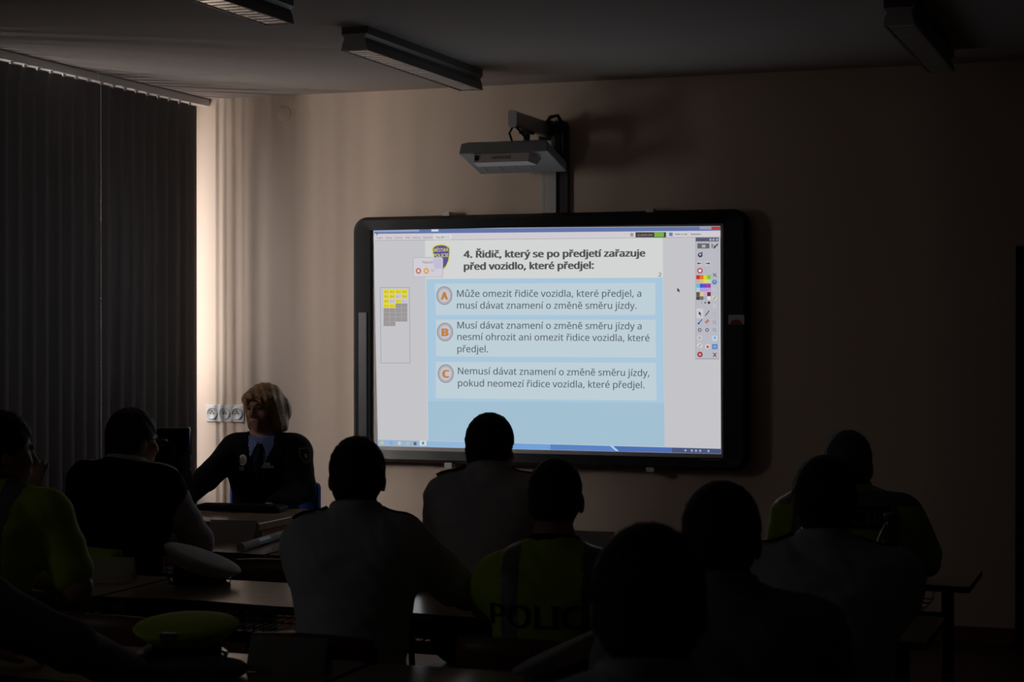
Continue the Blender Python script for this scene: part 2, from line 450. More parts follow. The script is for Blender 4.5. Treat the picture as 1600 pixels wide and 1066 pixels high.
q.rect(993, 363, 1040.7, 371, (64, 60, 58), 2); q.rect(1022.5, 363.4, 1037.4, 370.2, (118, 178, 66), 3)
q.rect(985, 364.3, 989.5, 369.5, (150, 148, 152), 2)
q.rect(1045.5, 363.6, 1051, 369, (92, 130, 195), 2)
q.build('window_bar', PIMG, 'blue title bar and pale menu bar across the top')
q = Pic(9)
for t, x0, x1 in (('Soubor', 589, 598.8), ('Úpravy', 602.8, 613), ('Zobrazit', 617, 628.8), ('Vložit', 633.4, 641), ('Nástroje', 644.7, 657), ('Nápověda', 661, 676)):
    q.text(t, x0, 373.4 - (x0 - 589) * .01, x1, 373.4 - (x1 - 589) * .01, 3.2, (128, 120, 128))
q.text('Test MP *  x', 681, 372.6, 701, 372.3, 3.2, (60, 60, 62))
q.text('CLASSFLOW', 996, 368.8, 1019.5, 368.7, 3.0, (160, 156, 152), bold=.01)
for x0, x1 in ((1055, 1063), (1064.5, 1067), (1068.5, 1074), (1079, 1095)): q.rect(x0, 365.4, x1, 367, (140, 138, 148))
q.build('menu_text', PIMG)
q = Pic(6)
sh = [(675, 388), (677.5, 384.5), (683, 382.3), (689, 381.6), (695, 382.2), (701, 384.6), (703.3, 388), (703.2, 398), (701.5, 408), (698, 416), (693.5, 421.5), (688, 417), (680, 409), (676.2, 399)]
q.poly(sh[::-1], (214, 208, 62))
q.poly([(689 + (x - 689) * .89, 400.5 + (y - 400.5) * .91) for x, y in sh][::-1], (92, 84, 140), 1)
q.text('MĚSTSKÁ', 678, 393.4, 700.5, 392.8, 5.0, (226, 218, 120), 2, bold=.02)
q.text('POLICIE', 677.5, 402, 700.8, 401.4, 5.2, (226, 218, 120), 2, bold=.03)
q.build('police_emblem', PIMG, 'purple shield with yellow border reading MĚSTSKÁ POLICIE')
q = Pic(10)
q.poly([(x, y) for x, y in rrect(645, 402, 692.3, 433.4, 3, 4)][::-1], (178, 175, 192))
q.poly([(x, y) for x, y in rrect(646, 403, 691.4, 432.6, 2.5, 4)][::-1], (208, 205, 213), 1)
q.poly([(679, 420), (690.5, 420), (690.5, 404), (678, 404), (676.5, 408)], (192, 188, 214), 2)
q.text('Hlasovat', 660, 411.8, 676, 411.6, 4.2, (118, 112, 118), 3)
q.ell(653.8, 423.4, 4.2, 4.6, (188, 112, 100), 3); q.ell(653.8, 423.4, 2.1, 2.4, (232, 206, 200), 4)
q.ell(666.0, 423.4, 4.2, 4.6, (208, 158, 82), 3); q.rect(664.2, 421.2, 665.4, 425.6, (240, 225, 195), 4); q.rect(666.6, 421.2, 667.8, 425.6, (240, 225, 195), 4)
q.text('30', 673, 424.9, 678, 424.9, 3.6, (150, 148, 150), 4)
q.build('vote_popup', PIMG, 'small pale pop-up box with red and orange buttons')
q = Pic(6)
q.text('4. Řidič, který se po předjetí zařazuje', 724, 402.8, 1008.5, 400.8, 10.6, INK, bold=.072)
q.build('question_line', PIMG); q = Pic(6)
q.text('před vozidlo, které předjel:', 724.5, 421.6, 928, 419.9, 10.6, INK, bold=.072)
q.build('question_line', PIMG); q = Pic(6)
q.text('2', 1029, 432.3, 1033.3, 432.3, 6, INK, bold=.01)
q.build('slide_number', PIMG)
for lines in ((('Může omezit řidiče vozidla, které předjel, a', 714, 464, 1002, 463.8), ('musí dávat znamení o změně směru jízdy.', 714, 482.4, 994.6, 482.8)),
              (('Musí dávat znamení o změně směru jízdy a', 714.5, 513.4, 1002.5, 514.8), ('nesmí ohrozit ani omezit řidice vozidla, které', 714.5, 531.4, 1014.8, 533.4), ('předjel.', 714.5, 550.4, 762.7, 550.8)),
              (('Nemusí dávat znamení o změně směru jízdy,', 715.5, 584.8, 1014.6, 588.0), ('pokud neomezí řidice vozidla, které předjel.', 715.5, 603.8, 1007, 606.8))):
    for t, x0, y0, x1, y1 in lines:
        q = Pic(6); q.text(t, x0, y0, x1, y1, 10.4, INK2, bold=.012); q.build('answer_line', PIMG)
for L, cx, cy in (('A', 694.3, 462), ('B', 695.3, 519), ('C', 696.5, 584)):
    q = Pic(6)
    q.ell(cx, cy, 12.5, 14.5, (128, 124, 128)); q.ell(cx, cy, 11.6, 13.6, (176, 172, 180), 1); q.ell(cx, cy, 8.8, 10.4, (198, 194, 200), 2)
    q.text(L, cx - 5.6, cy + 5.8, cx + 5.6, cy + 5.8, 11.0, (128, 112, 104), 3, bold=.12)
    q.text(L, cx - 5.0, cy + 5.2, cx + 5.0, cy + 5.2, 10.4, (205, 132, 62), 4, bold=.06)
    q.build('answer_badge', PIMG, 'round grey badge with orange letter ' + L)
q = Pic(5)
for x0, y0, x1, y1 in ((594, 449.3, 640, 449.3), (595.3, 567.4, 640.6, 567.4), (594, 449.3, 595.3, 567.4), (639.8, 449.3, 640.6, 567.4)):
    q.line(x0, y0, x1, y1, .9, (158, 156, 170))
cx = [599.4, 608.6, 618.1, 627.6, 636.8]; cy = [452, 459.7, 467, 474.4, 481.8, 489, 496, 503, 510]
YE, WH, GR = (226, 214, 60), (203, 198, 214), (152, 146, 148)
gridc = ['YYYY', 'YYWY', 'YWYW', 'YYGG', 'GGGG', 'GGGG', 'GGGG', 'GG']; num = 0
for r_, row in enumerate(gridc):
    for c_, k in enumerate(row):
        q.rect(cx[c_], cy[r_], cx[c_ + 1] - .4, cy[r_ + 1] - .4, {'Y': YE, 'W': WH, 'G': GR}[k], 1)
        num += 1
        q.text('B%d' % num, cx[c_] + 1.6, cy[r_ + 1] - 2, cx[c_ + 1] - 1.8, cy[r_ + 1] - 2, 3.2, (150, 135, 40) if k == 'Y' else ((150, 140, 190) if k == 'W' else (170, 164, 164)), 2)
q.build('question_grid', PIMG, 'narrow outlined panel with yellow and grey numbered cells')
q = Pic(8)
def tb(x, y): return 1040 + x * .2065, 350 + y * .2065
def tr(x0, y0, x1, y1, c, dl=1): a, b = tb(x0, y0); e, f = tb(x1, y1); q.rect(a, b, e, f, c, dl)
def te(x, y, r_, c, dl=1): a, b = tb(x, y); q.ell(a, b, r_ * .2065, r_ * .2065, c, dl, 18)
def tl(x0, y0, x1, y1, w, c, dl=1): a, b = tb(x0, y0); e, f = tb(x1, y1); q.line(a, b, e, f, w * .2065, c, dl)
tr(226, 103, 404, 1024, (150, 150, 160), 0); tr(229, 106, 402, 1018, (184, 184, 194), 1)
tr(228, 103, 402, 133, (88, 92, 112), 2)
for x in (340, 363, 389): te(x, 119, 9, (168, 170, 184), 3)
tr(240, 147, 332, 186, (104, 102, 104), 2); tr(274, 158, 302, 178, (178, 178, 180), 3)
tl(352, 150, 352, 184, 6, (70, 72, 74), 2); tl(364, 184, 396, 150, 10, (60, 62, 60), 2); tl(362, 160, 376, 184, 6, (70, 72, 74), 2)
te(262, 235, 18, (62, 62, 62), 2); te(262, 232, 8, (190, 188, 192), 3); tl(270, 218, 280, 216, 8, (62, 62, 62), 2)
for x, s in ((256, -1), (318, 1)):
    tr(x - 20, 282, x + 20, 316, (198, 196, 200), 2); tl(x - 13, 299, x + 13, 299, 7, (60, 60, 60), 3); te(x + s * 9, 299, 7, (60, 60, 60), 4)
te(260, 354, 21, (172, 62, 72), 2); te(260, 354, 12, (232, 215, 220), 3)
rows = [((190, 50, 46), (214, 120, 42), (222, 206, 52), (122, 196, 56)), ((214, 168, 152), (218, 190, 110), (224, 216, 100), (190, 218, 170)),
        ((98, 188, 214), (74, 82, 200), (118, 72, 188), (158, 60, 160)), ((168, 206, 226), (168, 160, 226), (178, 156, 222), (190, 160, 214)),
        ((112, 80, 48), (214, 196, 150), (202, 174, 190), (118, 38, 62)), ((70, 70, 70), (108, 108, 108), (172, 172, 176), (212, 218, 222))]
for j, row in enumerate(rows):
    y = 388 + j * 32
    for i, c in enumerate(row): tr(232 + i * 27.5, y, 259 + i * 27.5, y + (31 if j % 2 == 0 else 27), c, 2)
for x, r_ in ((272, 3), (300, 6), (328, 10)): te(x, 596, r_, (44, 44, 46), 2)
for x, y, c in ((373, 388, (110, 100, 104)), (370, 497, (196, 192, 204)), (372, 622, (196, 200, 198)), (372, 680, (176, 178, 186)), (370, 745, (156, 158, 168)), (370, 803, (140, 160, 176))):
    tl(x - 14, y - 14, x + 14, y + 14, 7, c, 2); tl(x - 14, y + 10, x + 10, y - 14, 6, c, 2)
te(370, 440, 19, (84, 130, 186), 2); te(370, 436, 10, (116, 162, 210), 3)
te(370, 560, 18, (206, 204, 196), 2); tl(362, 572, 378, 548, 6, (150, 120, 50), 3)
tr(234, 642, 284, 712, (204, 204, 208), 2); q.poly([tb(250, 660), tb(252, 690), tb(259, 684), tb(266, 700), tb(271, 697), tb(264, 682), tb(272, 680)], (46, 46, 48), 3)
tl(300, 696, 330, 656, 7, (72, 72, 76), 2)
tl(250, 754, 276, 722, 9, (70, 120, 176), 2); te(250, 754, 7, (50, 70, 90), 3)
tl(302, 750, 326, 726, 20, (178, 126, 112), 2)
for x in (258, 314): te(x, 803, 14, (84, 84, 92), 2); te(x, 803, 8, (184, 184, 194), 3)
te(258, 862, 19, (212, 208, 204), 2); te(258, 862, 10, (146, 120, 112), 3); te(258, 862, 5, (212, 208, 204), 4)
te(258, 920, 20, (212, 212, 198), 2); tl(250, 934, 266, 908, 6, (128, 130, 84), 3)
te(318, 928, 20, (210, 206, 208), 2); te(318, 930, 10, (160, 86, 80), 3)
tr(352, 910, 392, 948, (72, 122, 192), 2); tr(360, 918, 384, 940, (120, 166, 216), 3)
tr(352, 848, 392, 886, (188, 208, 224), 2); te(372, 862, 8, (90, 150, 200), 3)
te(260, 988, 21, (158, 52, 58), 2); te(260, 988, 10, (214, 150, 150), 3)
tl(360, 976, 384, 1006, 7, (132, 62, 52), 2); tl(384, 976, 360, 1006, 7, (132, 62, 52), 2)
q.build('tool_palette', PIMG, 'narrow grey tool palette with rows of colour swatches')
q = Pic(6)
q.poly([(1058, 449.5), (1058.4, 456.5), (1060.2, 455), (1061.4, 457.6), (1062.2, 457), (1061.2, 454.6), (1062.6, 454)], (64, 64, 66))
q.build('mouse_pointer', PIMG)
q = Pic(6)
def ty(x): return 687.2 + (x - 590) * (701.5 - 687.2) / 535, 696.6 + (x - 590) * (709.3 - 696.6) / 536
for x0, x1, c in ((590.4, 668, (150, 176, 208)), (668, 730, (146, 182, 216)), (730, 860, (112, 160, 214)), (860, 960, (88, 130, 196)), (960, 1050, (78, 110, 178)), (1050, 1126.4, (72, 86, 124))):
    q.poly([(x0, ty(x0)[1]), (x1, ty(x1)[1]), (x1, ty(x1)[0]), (x0, ty(x0)[0])], c)
for x, c in ((597, (190, 196, 140)), (611, (120, 170, 210)), (624, (204, 206, 186)), (637, (176, 190, 160)), (648.5, (90, 100, 120))):
    q.ell(x, sum(ty(x)) / 2, 2.6, 2.8, c, 1, 12)
q.rect(655.5, 688.8, 666.5, 696.8, (205, 218, 224), 1); q.ell(661, 692.6, 2, 2.4, (90, 140, 150), 2, 12)
q.poly([(953, 697), (962, 704.8), (967, 705), (957.5, 697)], (170, 205, 232), 1)
for x in (1071, 1081, 1087.5, 1094, 1107): q.ell(x, sum(ty(x)) / 2, 1.6, 1.8, (168, 176, 196), 1, 10)
q.build('task_bar', PIMG, 'blue task bar with small icons')

# ------------------------------------------------------------------ wall duct, projector arm, projector
pd0, pd1 = at_y(845, 328, 9.79), at_y(886, 190, 9.79)
wd = empty('cable_duct', ((pd0.x + pd1.x) / 2, YF, bz1 + .004))
tag(wd, 'vertical metal mounting rail between whiteboard and projector arm', 'mounting rail')
hw = (pd1.x - pd0.x) / 2; H = pd1.z - bz1 - .03
m = MB(); m.box((-hw, -.03, 0), (hw * .3, 0, H)); m.box((-hw * .72, -.045, 0), (hw * .18, -.028, H)); m.build('rail', M_alu, wd)
MB().box((hw * .3, -.028, 0), (hw, 0, H)).build('side_channel', M_steel, wd)
m = MB(); m.box((-hw * .8, -.032, 0), (-hw * .74, -.0295, H)); m.box((hw * .2, -.0325, 0), (hw * .28, -.0295, H)); m.build('groove', M_black, wd)
ax = -3.292; az = 2.761
pm = empty('projector_mount', (ax, YF, az))
tag(pm, 'thick projector arm sticking out from the wall above the whiteboard', 'mounting arm')
m = MB(); m.prism(rrect(-.022, -.044, .022, .044, .014, 5), -.62, -.03, lambda x, z, y: (x, y, z)); m.build('arm_beam', M_alu, pm)
m = MB(); m.prism(rrect(-.0235, -.0455, .0235, .0455, .015, 5), -.632, -.618, lambda x, z, y: (x, y, z)); m.build('end_cap', M_white, pm)
m = MB(); m.box((.03, -.10, -.236), (.123, -.001, .05), b=.03); m.box((-.05, -.07, -.06), (.04, -.001, .05), b=.012); m.build('wall_plate', M_black, pm)
m = MB(); m.box((-.03, -.44, -.06), (.03, -.36, -.042)); m.tube([(0, -.40, -.06), (0, -.40, -.138)], .018); m.box((-.07, -.43, -.140), (.06, -.37, -.132)); m.build('hanger', M_steel, pm)
m = MB()
m.tube([(-.008, -.6, -.04), (-.035, -.58, -.07), (-.045, -.5, -.115)], .006, n=6); m.tube([(.01, -.6, -.04), (.03, -.57, -.07), (.05, -.5, -.115)], .006, n=6)
m.tube([(.02, -.12, .03), (.05, -.14, .06), (.085, -.12, .07), (.11, -.1, .02), (.115, -.1, -.15)], .011, n=7)
m.build('cable', M_black, pm)
# projector hangs under the arm, tipped towards the wall; corners taken from its underside
fl = Vector((-3.625, 9.266, 2.59)); frt = Vector((-3.118, 9.266, 2.592)); bk = Vector((-3.118, 9.60, 2.508))
pr = empty('projector', ((fl.x + frt.x) / 2, 9.266, 2.59)); PWD = (frt.x - fl.x) / 2
tag(pr, 'white short throw projector hanging under the arm above the whiteboard', 'projector')
tilt = math.atan2(bk.z - frt.z, bk.y - frt.y); pr.rotation_euler = (tilt, 0, 0)
D = (bk - frt).length
m = MB(); vs = []
for z, i, j in ((0, 0, 0), (.058, .008, 0), (.075, .03, .03)):
    for x, y in ((-PWD + i, j), (PWD - i, j), (PWD - i, D - j), (-PWD + i, D - j)): vs.append((x, y, z))
fs = [(3, 2, 1, 0), (8, 9, 10, 11)]
for a in (0, 4):
    for k in range(4): fs.append((a + k, a + (k + 1) % 4, a + 4 + (k + 1) % 4, a + 4 + k))
M_proj = mat('projector_shell', (.24, .235, .235), .45, var=.03)
m.add(vs, fs); body = m.build('body', M_proj, pr)
bv = body.modifiers.new('bevel', 'BEVEL'); bv.width = .006; bv.segments = 2
m = MB(); hx0, hx1 = -.17, .15
vs = [(hx0, .012, 0), (hx1, .012, 0), (hx1 + .03, .12, 0), (hx0, .12, 0), (hx0 + .005, .006, -.052), (hx1 - .005, .006, -.052), (hx1 + .025, .075, -.05), (hx0 + .005, .075, -.05)]
m.add(vs, [(0, 1, 2, 3), (7, 6, 5, 4), (0, 4, 5, 1), (1, 5, 6, 2), (2, 6, 7, 3), (3, 7, 4, 0)])
hs = m.build('lens_housing', mat('housing_lit_shell', (.62, .54, .50), .5, var=.03), pr)  # lighter, browner than the body: light on its face put into the colour
MB().box((hx0 + .012, .002, -.04), (hx0 + .03, .008, -.01)).build('sensor_window', M_black, hs)
vs, fs, w, ch = text_mesh('HITACHI', .02); sc = .017 / ch
MB().add([(x * .105 / w - .06, .0055 + .0, y * sc - .034) for x, y in vs], fs).build('maker_name', M_dgrey, hs)
m = MB()
for k in range(4): m.box((-.2 + k * .09, .16, -.003), (-.19 + k * .09, .3, 0))
m.build('vent_rib', mat('projector_rib', (.3, .3, .31), .5), body)

# ------------------------------------------------------------------ ceiling lights (switched off)
def ceiling_light(x, y0, y1, label):
    yc = (y0 + y1) / 2; L = (y1 - y0) / 2
    r = empty('ceiling_light', (x, yc, CEIL)); tag(r, label, 'ceiling light', 'fluorescent ceiling lights, switched off')
    prof = [(-.066, 0), (.066, 0), (.066, -.035), (.05, -.05), (.062, -.075), (.066, -.11), (.055, -.11), (.045, -.06), (-.045, -.06), (-.055, -.11), (-.066, -.11), (-.062, -.075), (-.05, -.05), (-.066, -.035)]
    MB().prism(prof, -L + .004, L - .004, lambda a, z, y: (a, y, z)).build('housing', mat('lamp_housing', (.18, .175, .17), .45), r)
    for s in (-1, 1):
        MB().prism([(-.066, -.032), (.066, -.032), (.05, -.05), (.066, -.11), (-.066, -.11), (-.05, -.05)], s * L - .004, s * L + .004, lambda a, z, y: (a, y, z)).build('end_cap', M_white, r)
    MB().box((-.052, -L + .006, -.107), (.052, L - .006, -.1055)).build('diffuser', mat('mirror_alu', (.8, .79, .78), .22, metal=.85), r)
    m = MB(); n = 26
    for k in range(n): m.box((-.05, -L + (k + .5) * 2 * L / n - .002, -.109), (.05, -L + (k + .5) * 2 * L / n + .002, -.107))
    m.build('louvre', mat('louvre_alu', (.75, .74, .73), .3, metal=.5), r)
    for s in (-1, 1): MB().tube([(s * .02, -L + .03, -.072), (s * .02, L - .03, -.072)], .008, n=10).build('tube', M_white, r)
ceiling_light(-3.525, 7.70, 9.20, 'slim ceiling light nearest the whiteboard, left of the projector')
ceiling_light(-3.525, 5.44, 6.95, 'slim ceiling light cut off by the top edge of the photo')
ceiling_light(-1.075, 7.84, 9.34, 'slim ceiling light in the dark right half of the ceiling')

# ------------------------------------------------------------------ desks and chairs
TH = 0.75
def make_table():
    r = empty('school_table'); w, d = .67, .25
    P = []; n = 28
    for k in range(n + 1):                       # student edge with two shallow scallops
        t = k / n; x = -w + 2 * w * t; P.append((x, -d + .028 * (math.sin(2 * PI * t) ** 2)))
    P += [(w, d - .03), (w - .03, d), (-w + .03, d), (-w, d - .03)]
    MB().prism(P, TH - .022, TH, mi=0, side_mi=1).build('tabletop', [M_top, M_edge], r)
    for s in (-1, 1):
        m = MB(); m.box((s * (w - .1) - .02, -.03, .04), (s * (w - .1) + .02, .03, TH - .024), b=.006)
        m.build('leg', M_steel, r)
        m = MB(); m.box((s * (w - .1) - .02, -.23, .005), (s * (w - .1) + .02, .23, .04), b=.008); m.build('foot', M_steel, r)
    m = MB(); m.box((-w + .12, -.015, .58), (w - .12, .015, .62), b=.004); m.build('crossbar', M_steel, r)
    for s in (-1, 1):
        m = MB(); cx = s * .3; z0, z1 = TH - .105, TH - .026
        for k in range(13):
            x = cx - .2 + .4 * k / 12; m.tube([(x, -.2, z1), (x, -.19, z0), (x, .15, z0), (x, .17, z1)], .0022, n=5)
        for y, z in ((-.2, z1), (-.195, (z0 + z1) / 2), (-.19, z0), (-.08, z0), (.04, z0), (.15, z0)): m.tube([(cx - .2, y, z), (cx + .2, y, z)], .0026, n=5)
        m.build('wire_basket', M_steel, r)
    return r
T0 = make_table(); used = []
def table(x, y, label):
    o = T0 if not used else copy_tree(T0)
    used.append(1); o.location = (x, y, 0); tag(o, label, 'table', 'school tables in rows')
R1, R2, R3 = 6.75, 5.55, 4.24
TX = (-4.04, -2.68, -1.32)
for yy, rows_ in ((R1, ('left table of the front row, in front of the person in a dark vest', 'middle table of the front row, below the projector', 'right end table of the front row, by the grey-haired person')),
                  (R2, ('left second row table, in front of the person in hi-vis with hand at chin', 'second row table holding the white topped cap', 'second row table holding the green bottle')),
                  (R3, (None, 'nearest left table holding the hi-vis cap and flat dark cap', 'nearest right table in the dark at the bottom edge'))):
    for x, l in zip(TX, rows_):
        if l: table(x, yy, l)
def make_chair():
    r = empty('school_chair')
    def curved(w, h, c, f):
        vs = []; fs = []; nx, nz = 10, 4
        for i in range(nx + 1):
            for j in range(nz + 1):
                vs.append(f(-1 + 2 * i / nx, j / nz))
        for i in range(nx):
            for j in range(nz): fs.append((i * (nz + 1) + j, (i + 1) * (nz + 1) + j, (i + 1) * (nz + 1) + j + 1, i * (nz + 1) + j + 1))
        return MB().add(vs, fs, 0, True)
    o = curved(0, 0, 0, lambda s, t: (s * .20 * (1 - .06 * (2 * t - 1) ** 4), -.19 + .4 * t, .445 - .012 * (1 - s * s) + (-.02 * max(0, t - .8) * 5 * .5))).build('seat', M_chair, r)
    md = o.modifiers.new('ply', 'SOLIDIFY'); md.thickness = .012
    o = curved(0, 0, 0, lambda s, t: (s * .2 * (1 - .05 * (2 * t - 1) ** 4), -.235 - .03 * t - .03 * (1 - s * s), .575 + .21 * t - .012 * s * s * (2 * t - 1))).build('backrest', M_chair, r)
    md = o.modifiers.new('ply', 'SOLIDIFY'); md.thickness = .011
    for s in (-1, 1):
        MB().tube([(s * .18, .15, .425), (s * .19, .18, .38), (s * .19, .2, .01)], .0115, n=8).build('leg', M_steel, r)
        MB().tube([(s * .18, -.14, .425), (s * .19, -.17, .38), (s * .19, -.23, .01)], .0115, n=8).build('leg', M_steel, r)
        MB().tube([(s * .18, .15, .425), (s * .18, -.16, .425), (s * .185, -.215, .48), (s * .185, -.25, .745)], .0115, n=8).build('side_frame', M_steel, r)
    return r
C0 = make_chair(); cused = []
def chair(x, y, label, rz=0.0):
    o = C0 if not cused else copy_tree(C0)
    cused.append(1); o.location = (x, y, 0); o.rotation_euler = (0, 0, rz)
    tag(o, label, 'chair', 'wooden school chairs at the tables'); return o

# ------------------------------------------------------------------ signed-distance figures
class Field:
    def __init__(s, lo, hi, h):
        s.h = h; s.lo = np.array(lo, float)
        s.ax = [np.arange(lo[i], hi[i] + h, h, dtype=np.float32) for i in range(3)]
        s.d = np.full([len(a) for a in s.ax], 1.0, np.float32)
    def sl(s, lo, hi):
        out = []
        for i in range(3):
            a = max(0, int(math.floor((lo[i] - s.lo[i]) / s.h))); b = min(len(s.ax[i]), int(math.ceil((hi[i] - s.lo[i]) / s.h)) + 1)
            out.append(slice(a, max(a, b)))
        return tuple(out)
    def grid(s, q): return s.ax[0][q[0]][:, None, None], s.ax[1][q[1]][None, :, None], s.ax[2][q[2]][None, None, :]
    def _mix(s, q, b, k, sub=False):
        a = s.d[q]
        if sub:
            b = -b; h = np.clip(.5 - .5 * (a - b) / k, 0, 1) if k > 0 else (a < b).astype(np.float32)
            s.d[q] = a * (1 - h) + b * h + k * h * (1 - h)
        else:
            h = np.clip(.5 + .5 * (b - a) / k, 0, 1)
            s.d[q] = b * (1 - h) + a * h - k * h * (1 - h)
    def cap(s, a, b, ra, rb, k=.03, sub=False):
        a = np.array(a, np.float32); b = np.array(b, np.float32); m = max(ra, rb) + k + 3 * s.h
        q = s.sl(np.minimum(a, b) - m, np.maximum(a, b) + m); X, Y, Z = s.grid(q)
        if 0 in (X.size, Y.size, Z.size): return s
        ba = b - a; L = float(ba @ ba) + 1e-9
        t = np.clip(((X - a[0]) * ba[0] + (Y - a[1]) * ba[1] + (Z - a[2]) * ba[2]) / L, 0, 1)
        dd = np.sqrt((X - a[0] - t * ba[0]) ** 2 + (Y - a[1] - t * ba[1]) ** 2 + (Z - a[2] - t * ba[2]) ** 2) - (ra + (rb - ra) * t)
        s._mix(q, dd, k, sub); return s
    def ell(s, c, r, M=None, k=.03, sub=False):
        c = np.array(c, np.float32); m = max(r) + k + 3 * s.h; q = s.sl(c - m, c + m); X, Y, Z = s.grid(q)
        if 0 in (X.size, Y.size, Z.size): return s
        M = Matrix.Identity(3) if M is None else M
        dx, dy, dz = X - c[0], Y - c[1], Z - c[2]; k0 = 0; k1 = 0
        for i in range(3):
            ax = M.col[i]; l = dx * ax[0] + dy * ax[1] + dz * ax[2]
            k0 = k0 + (l / r[i]) ** 2; k1 = k1 + (l / r[i] ** 2) ** 2
        k0 = np.sqrt(k0); dd = k0 * (k0 - 1) / (np.sqrt(k1) + 1e-6)
        s._mix(q, dd.astype(np.float32), k, sub); return s
    def plane(s, p, n, k=0.0):                # keep the side the normal points away from
        X, Y, Z = s.grid((slice(None),) * 3); n = Vector(n).normalized()
        s.d = np.maximum(s.d, ((X - p[0]) * n[0] + (Y - p[1]) * n[1] + (Z - p[2]) * n[2]).astype(np.float32)); return s
    def warp(s, fn):
        X, Y, Z = s.grid((slice(None),) * 3); s.d = s.d + fn(X, Y, Z).astype(np.float32); return s
    def mesh(s):
        d = s.d.copy(); d[0] = d[-1] = 1; d[:, 0] = d[:, -1] = 1; d[:, :, 0] = d[:, :, -1] = 1
        ins = d < 0; nx, ny, nz = d.shape
        cnt = np.zeros((nx - 1, ny - 1, nz - 1), np.int8)
        offs = [(i, j, k) for i in (0, 1) for j in (0, 1) for k in (0, 1)]
        for i, j, k in offs: cnt += ins[i:nx - 1 + i, j:ny - 1 + j, k:nz - 1 + k]
        act = np.argwhere((cnt > 0) & (cnt < 8)); n = len(act)
        idx = np.full(cnt.shape, -1, np.int32); idx[tuple(act.T)] = np.arange(n)
        cv = np.stack([d[act[:, 0] + i, act[:, 1] + j, act[:, 2] + k] for i, j, k in offs], 1)
        acc = np.zeros((n, 3)); w = np.zeros(n); of = np.array(offs, float)
        for e in range(8):
            for f in range(e + 1, 8):
                if np.abs(of[e] - of[f]).sum() != 1: continue
                a, b = cv[:, e], cv[:, f]; cr = (a < 0) != (b < 0)
                t = np.where(cr, a / np.where(cr, a - b, 1), 0)[:, None]
                acc += np.where(cr[:, None], of[e] + (of[f] - of[e]) * t, 0); w += cr
        V = (act + acc / w[:, None]) * s.h + s.lo
        F = []
        for axn in range(3):
            u, v = [(1, 2), (2, 0), (0, 1)][axn]
            sa = [slice(1, m - 1) for m in d.shape]; sa[axn] = slice(0, d.shape[axn] - 1); sb = list(sa); sb[axn] = slice(1, d.shape[axn])
            A, B = ins[tuple(sa)], ins[tuple(sb)]
            pos = np.argwhere(A != B)
            if not len(pos): continue
            fl = A[tuple(pos.T)]
            base = pos.copy(); base[:, u] += 1; base[:, v] += 1
            q = []
            for du, dv in ((-1, -1), (0, -1), (0, 0), (-1, 0)):
                c = base.copy(); c[:, u] += du; c[:, v] += dv; q.append(idx[tuple(c.T)])
            q = np.stack(q, 1); q[~fl] = q[~fl][:, ::-1]; F.append(q)
        return V, np.concatenate(F)
def field_obj(name, fld, mats, parent, origin, band=None):
    V, F = fld.mesh(); V = V - np.array(origin)
    me = bpy.data.meshes.new(name)
    me.vertices.add(len(V)); me.vertices.foreach_set('co', V.astype(np.float32).ravel())
    me.loops.add(len(F) * 4); me.loops.foreach_set('vertex_index', F.astype(np.int32).ravel())
    me.polygons.add(len(F)); me.polygons.foreach_set('loop_start', np.arange(0, len(F) * 4, 4, dtype=np.int32))
    me.update(calc_edges=True)
    me.polygons.foreach_set('use_smooth', np.ones(len(F), bool))
    for m in (mats if isinstance(mats, (list, tuple)) else [mats]): me.materials.append(m)
    if band is not None:
        me.polygons.foreach_set('material_index', band(V[F].mean(1) + np.array(origin)).astype(np.int32))
    o = bpy.data.objects.new(name, me); COL.objects.link(o)
    if parent: o.parent = parent
    return o
def bvh_of(o, origin):
    me = o.data
    return BVHTree.FromPolygons([v.co + Vector(origin) for v in me.vertices], [tuple(p.vertices) for p in me.polygons])
def rotm(yaw, pitch=0, roll=0):
    return Matrix.Rotation(math.radians(yaw), 3, 'Z') @ Matrix.Rotation(math.radians(pitch), 3, 'X') @ Matrix.Rotation(math.radians(roll), 3, 'Y')

def hand(f, wr, dirv, up, side, curl=.5, k=.006):
    """palm, four unequal fingers and a thumb, grown from the wrist"""
    d = Vector(dirv).normalized(); u = Vector(up); u = (u - d * u.dot(d)).normalized(); r = d.cross(u) * side   # r points to the thumb
    wr = Vector(wr)
    for o in (-.024, -.008, .008, .024): f.cap(wr + r * o * .7 + d * .01, wr + r * o + d * .082, .017, .0125, .02)
    for o, L in ((.028, .074), (.0095, .084), (-.0095, .077), (-.028, .058)):
        p0 = wr + r * o + d * .085
        p1 = p0 + (d * math.cos(curl * .5) - u * math.sin(curl * .5)) * L * .45
        p2 = p1 + (d * math.cos(curl * 1.3) - u * math.sin(curl * 1.3)) * L * .33
        p3 = p2 + (d * math.cos(curl * 2) - u * math.sin(curl * 2)) * L * .24
        f.cap(p0, p1, .0092, .0086, k); f.cap(p1, p2, .0086, .008, k); f.cap(p2, p3, .008, .0072, k)
    t0 = wr + r * .024 + d * .025; t1 = t0 + (r * .75 + d * .6 - u * .25).normalized() * .045; t2 = t1 + (r * .3 + d * .95 - u * .3).normalized() * .034
    f.cap(t0, t1, .0135, .0105, .012); f.cap(t1, t2, .0105, .0085, k)

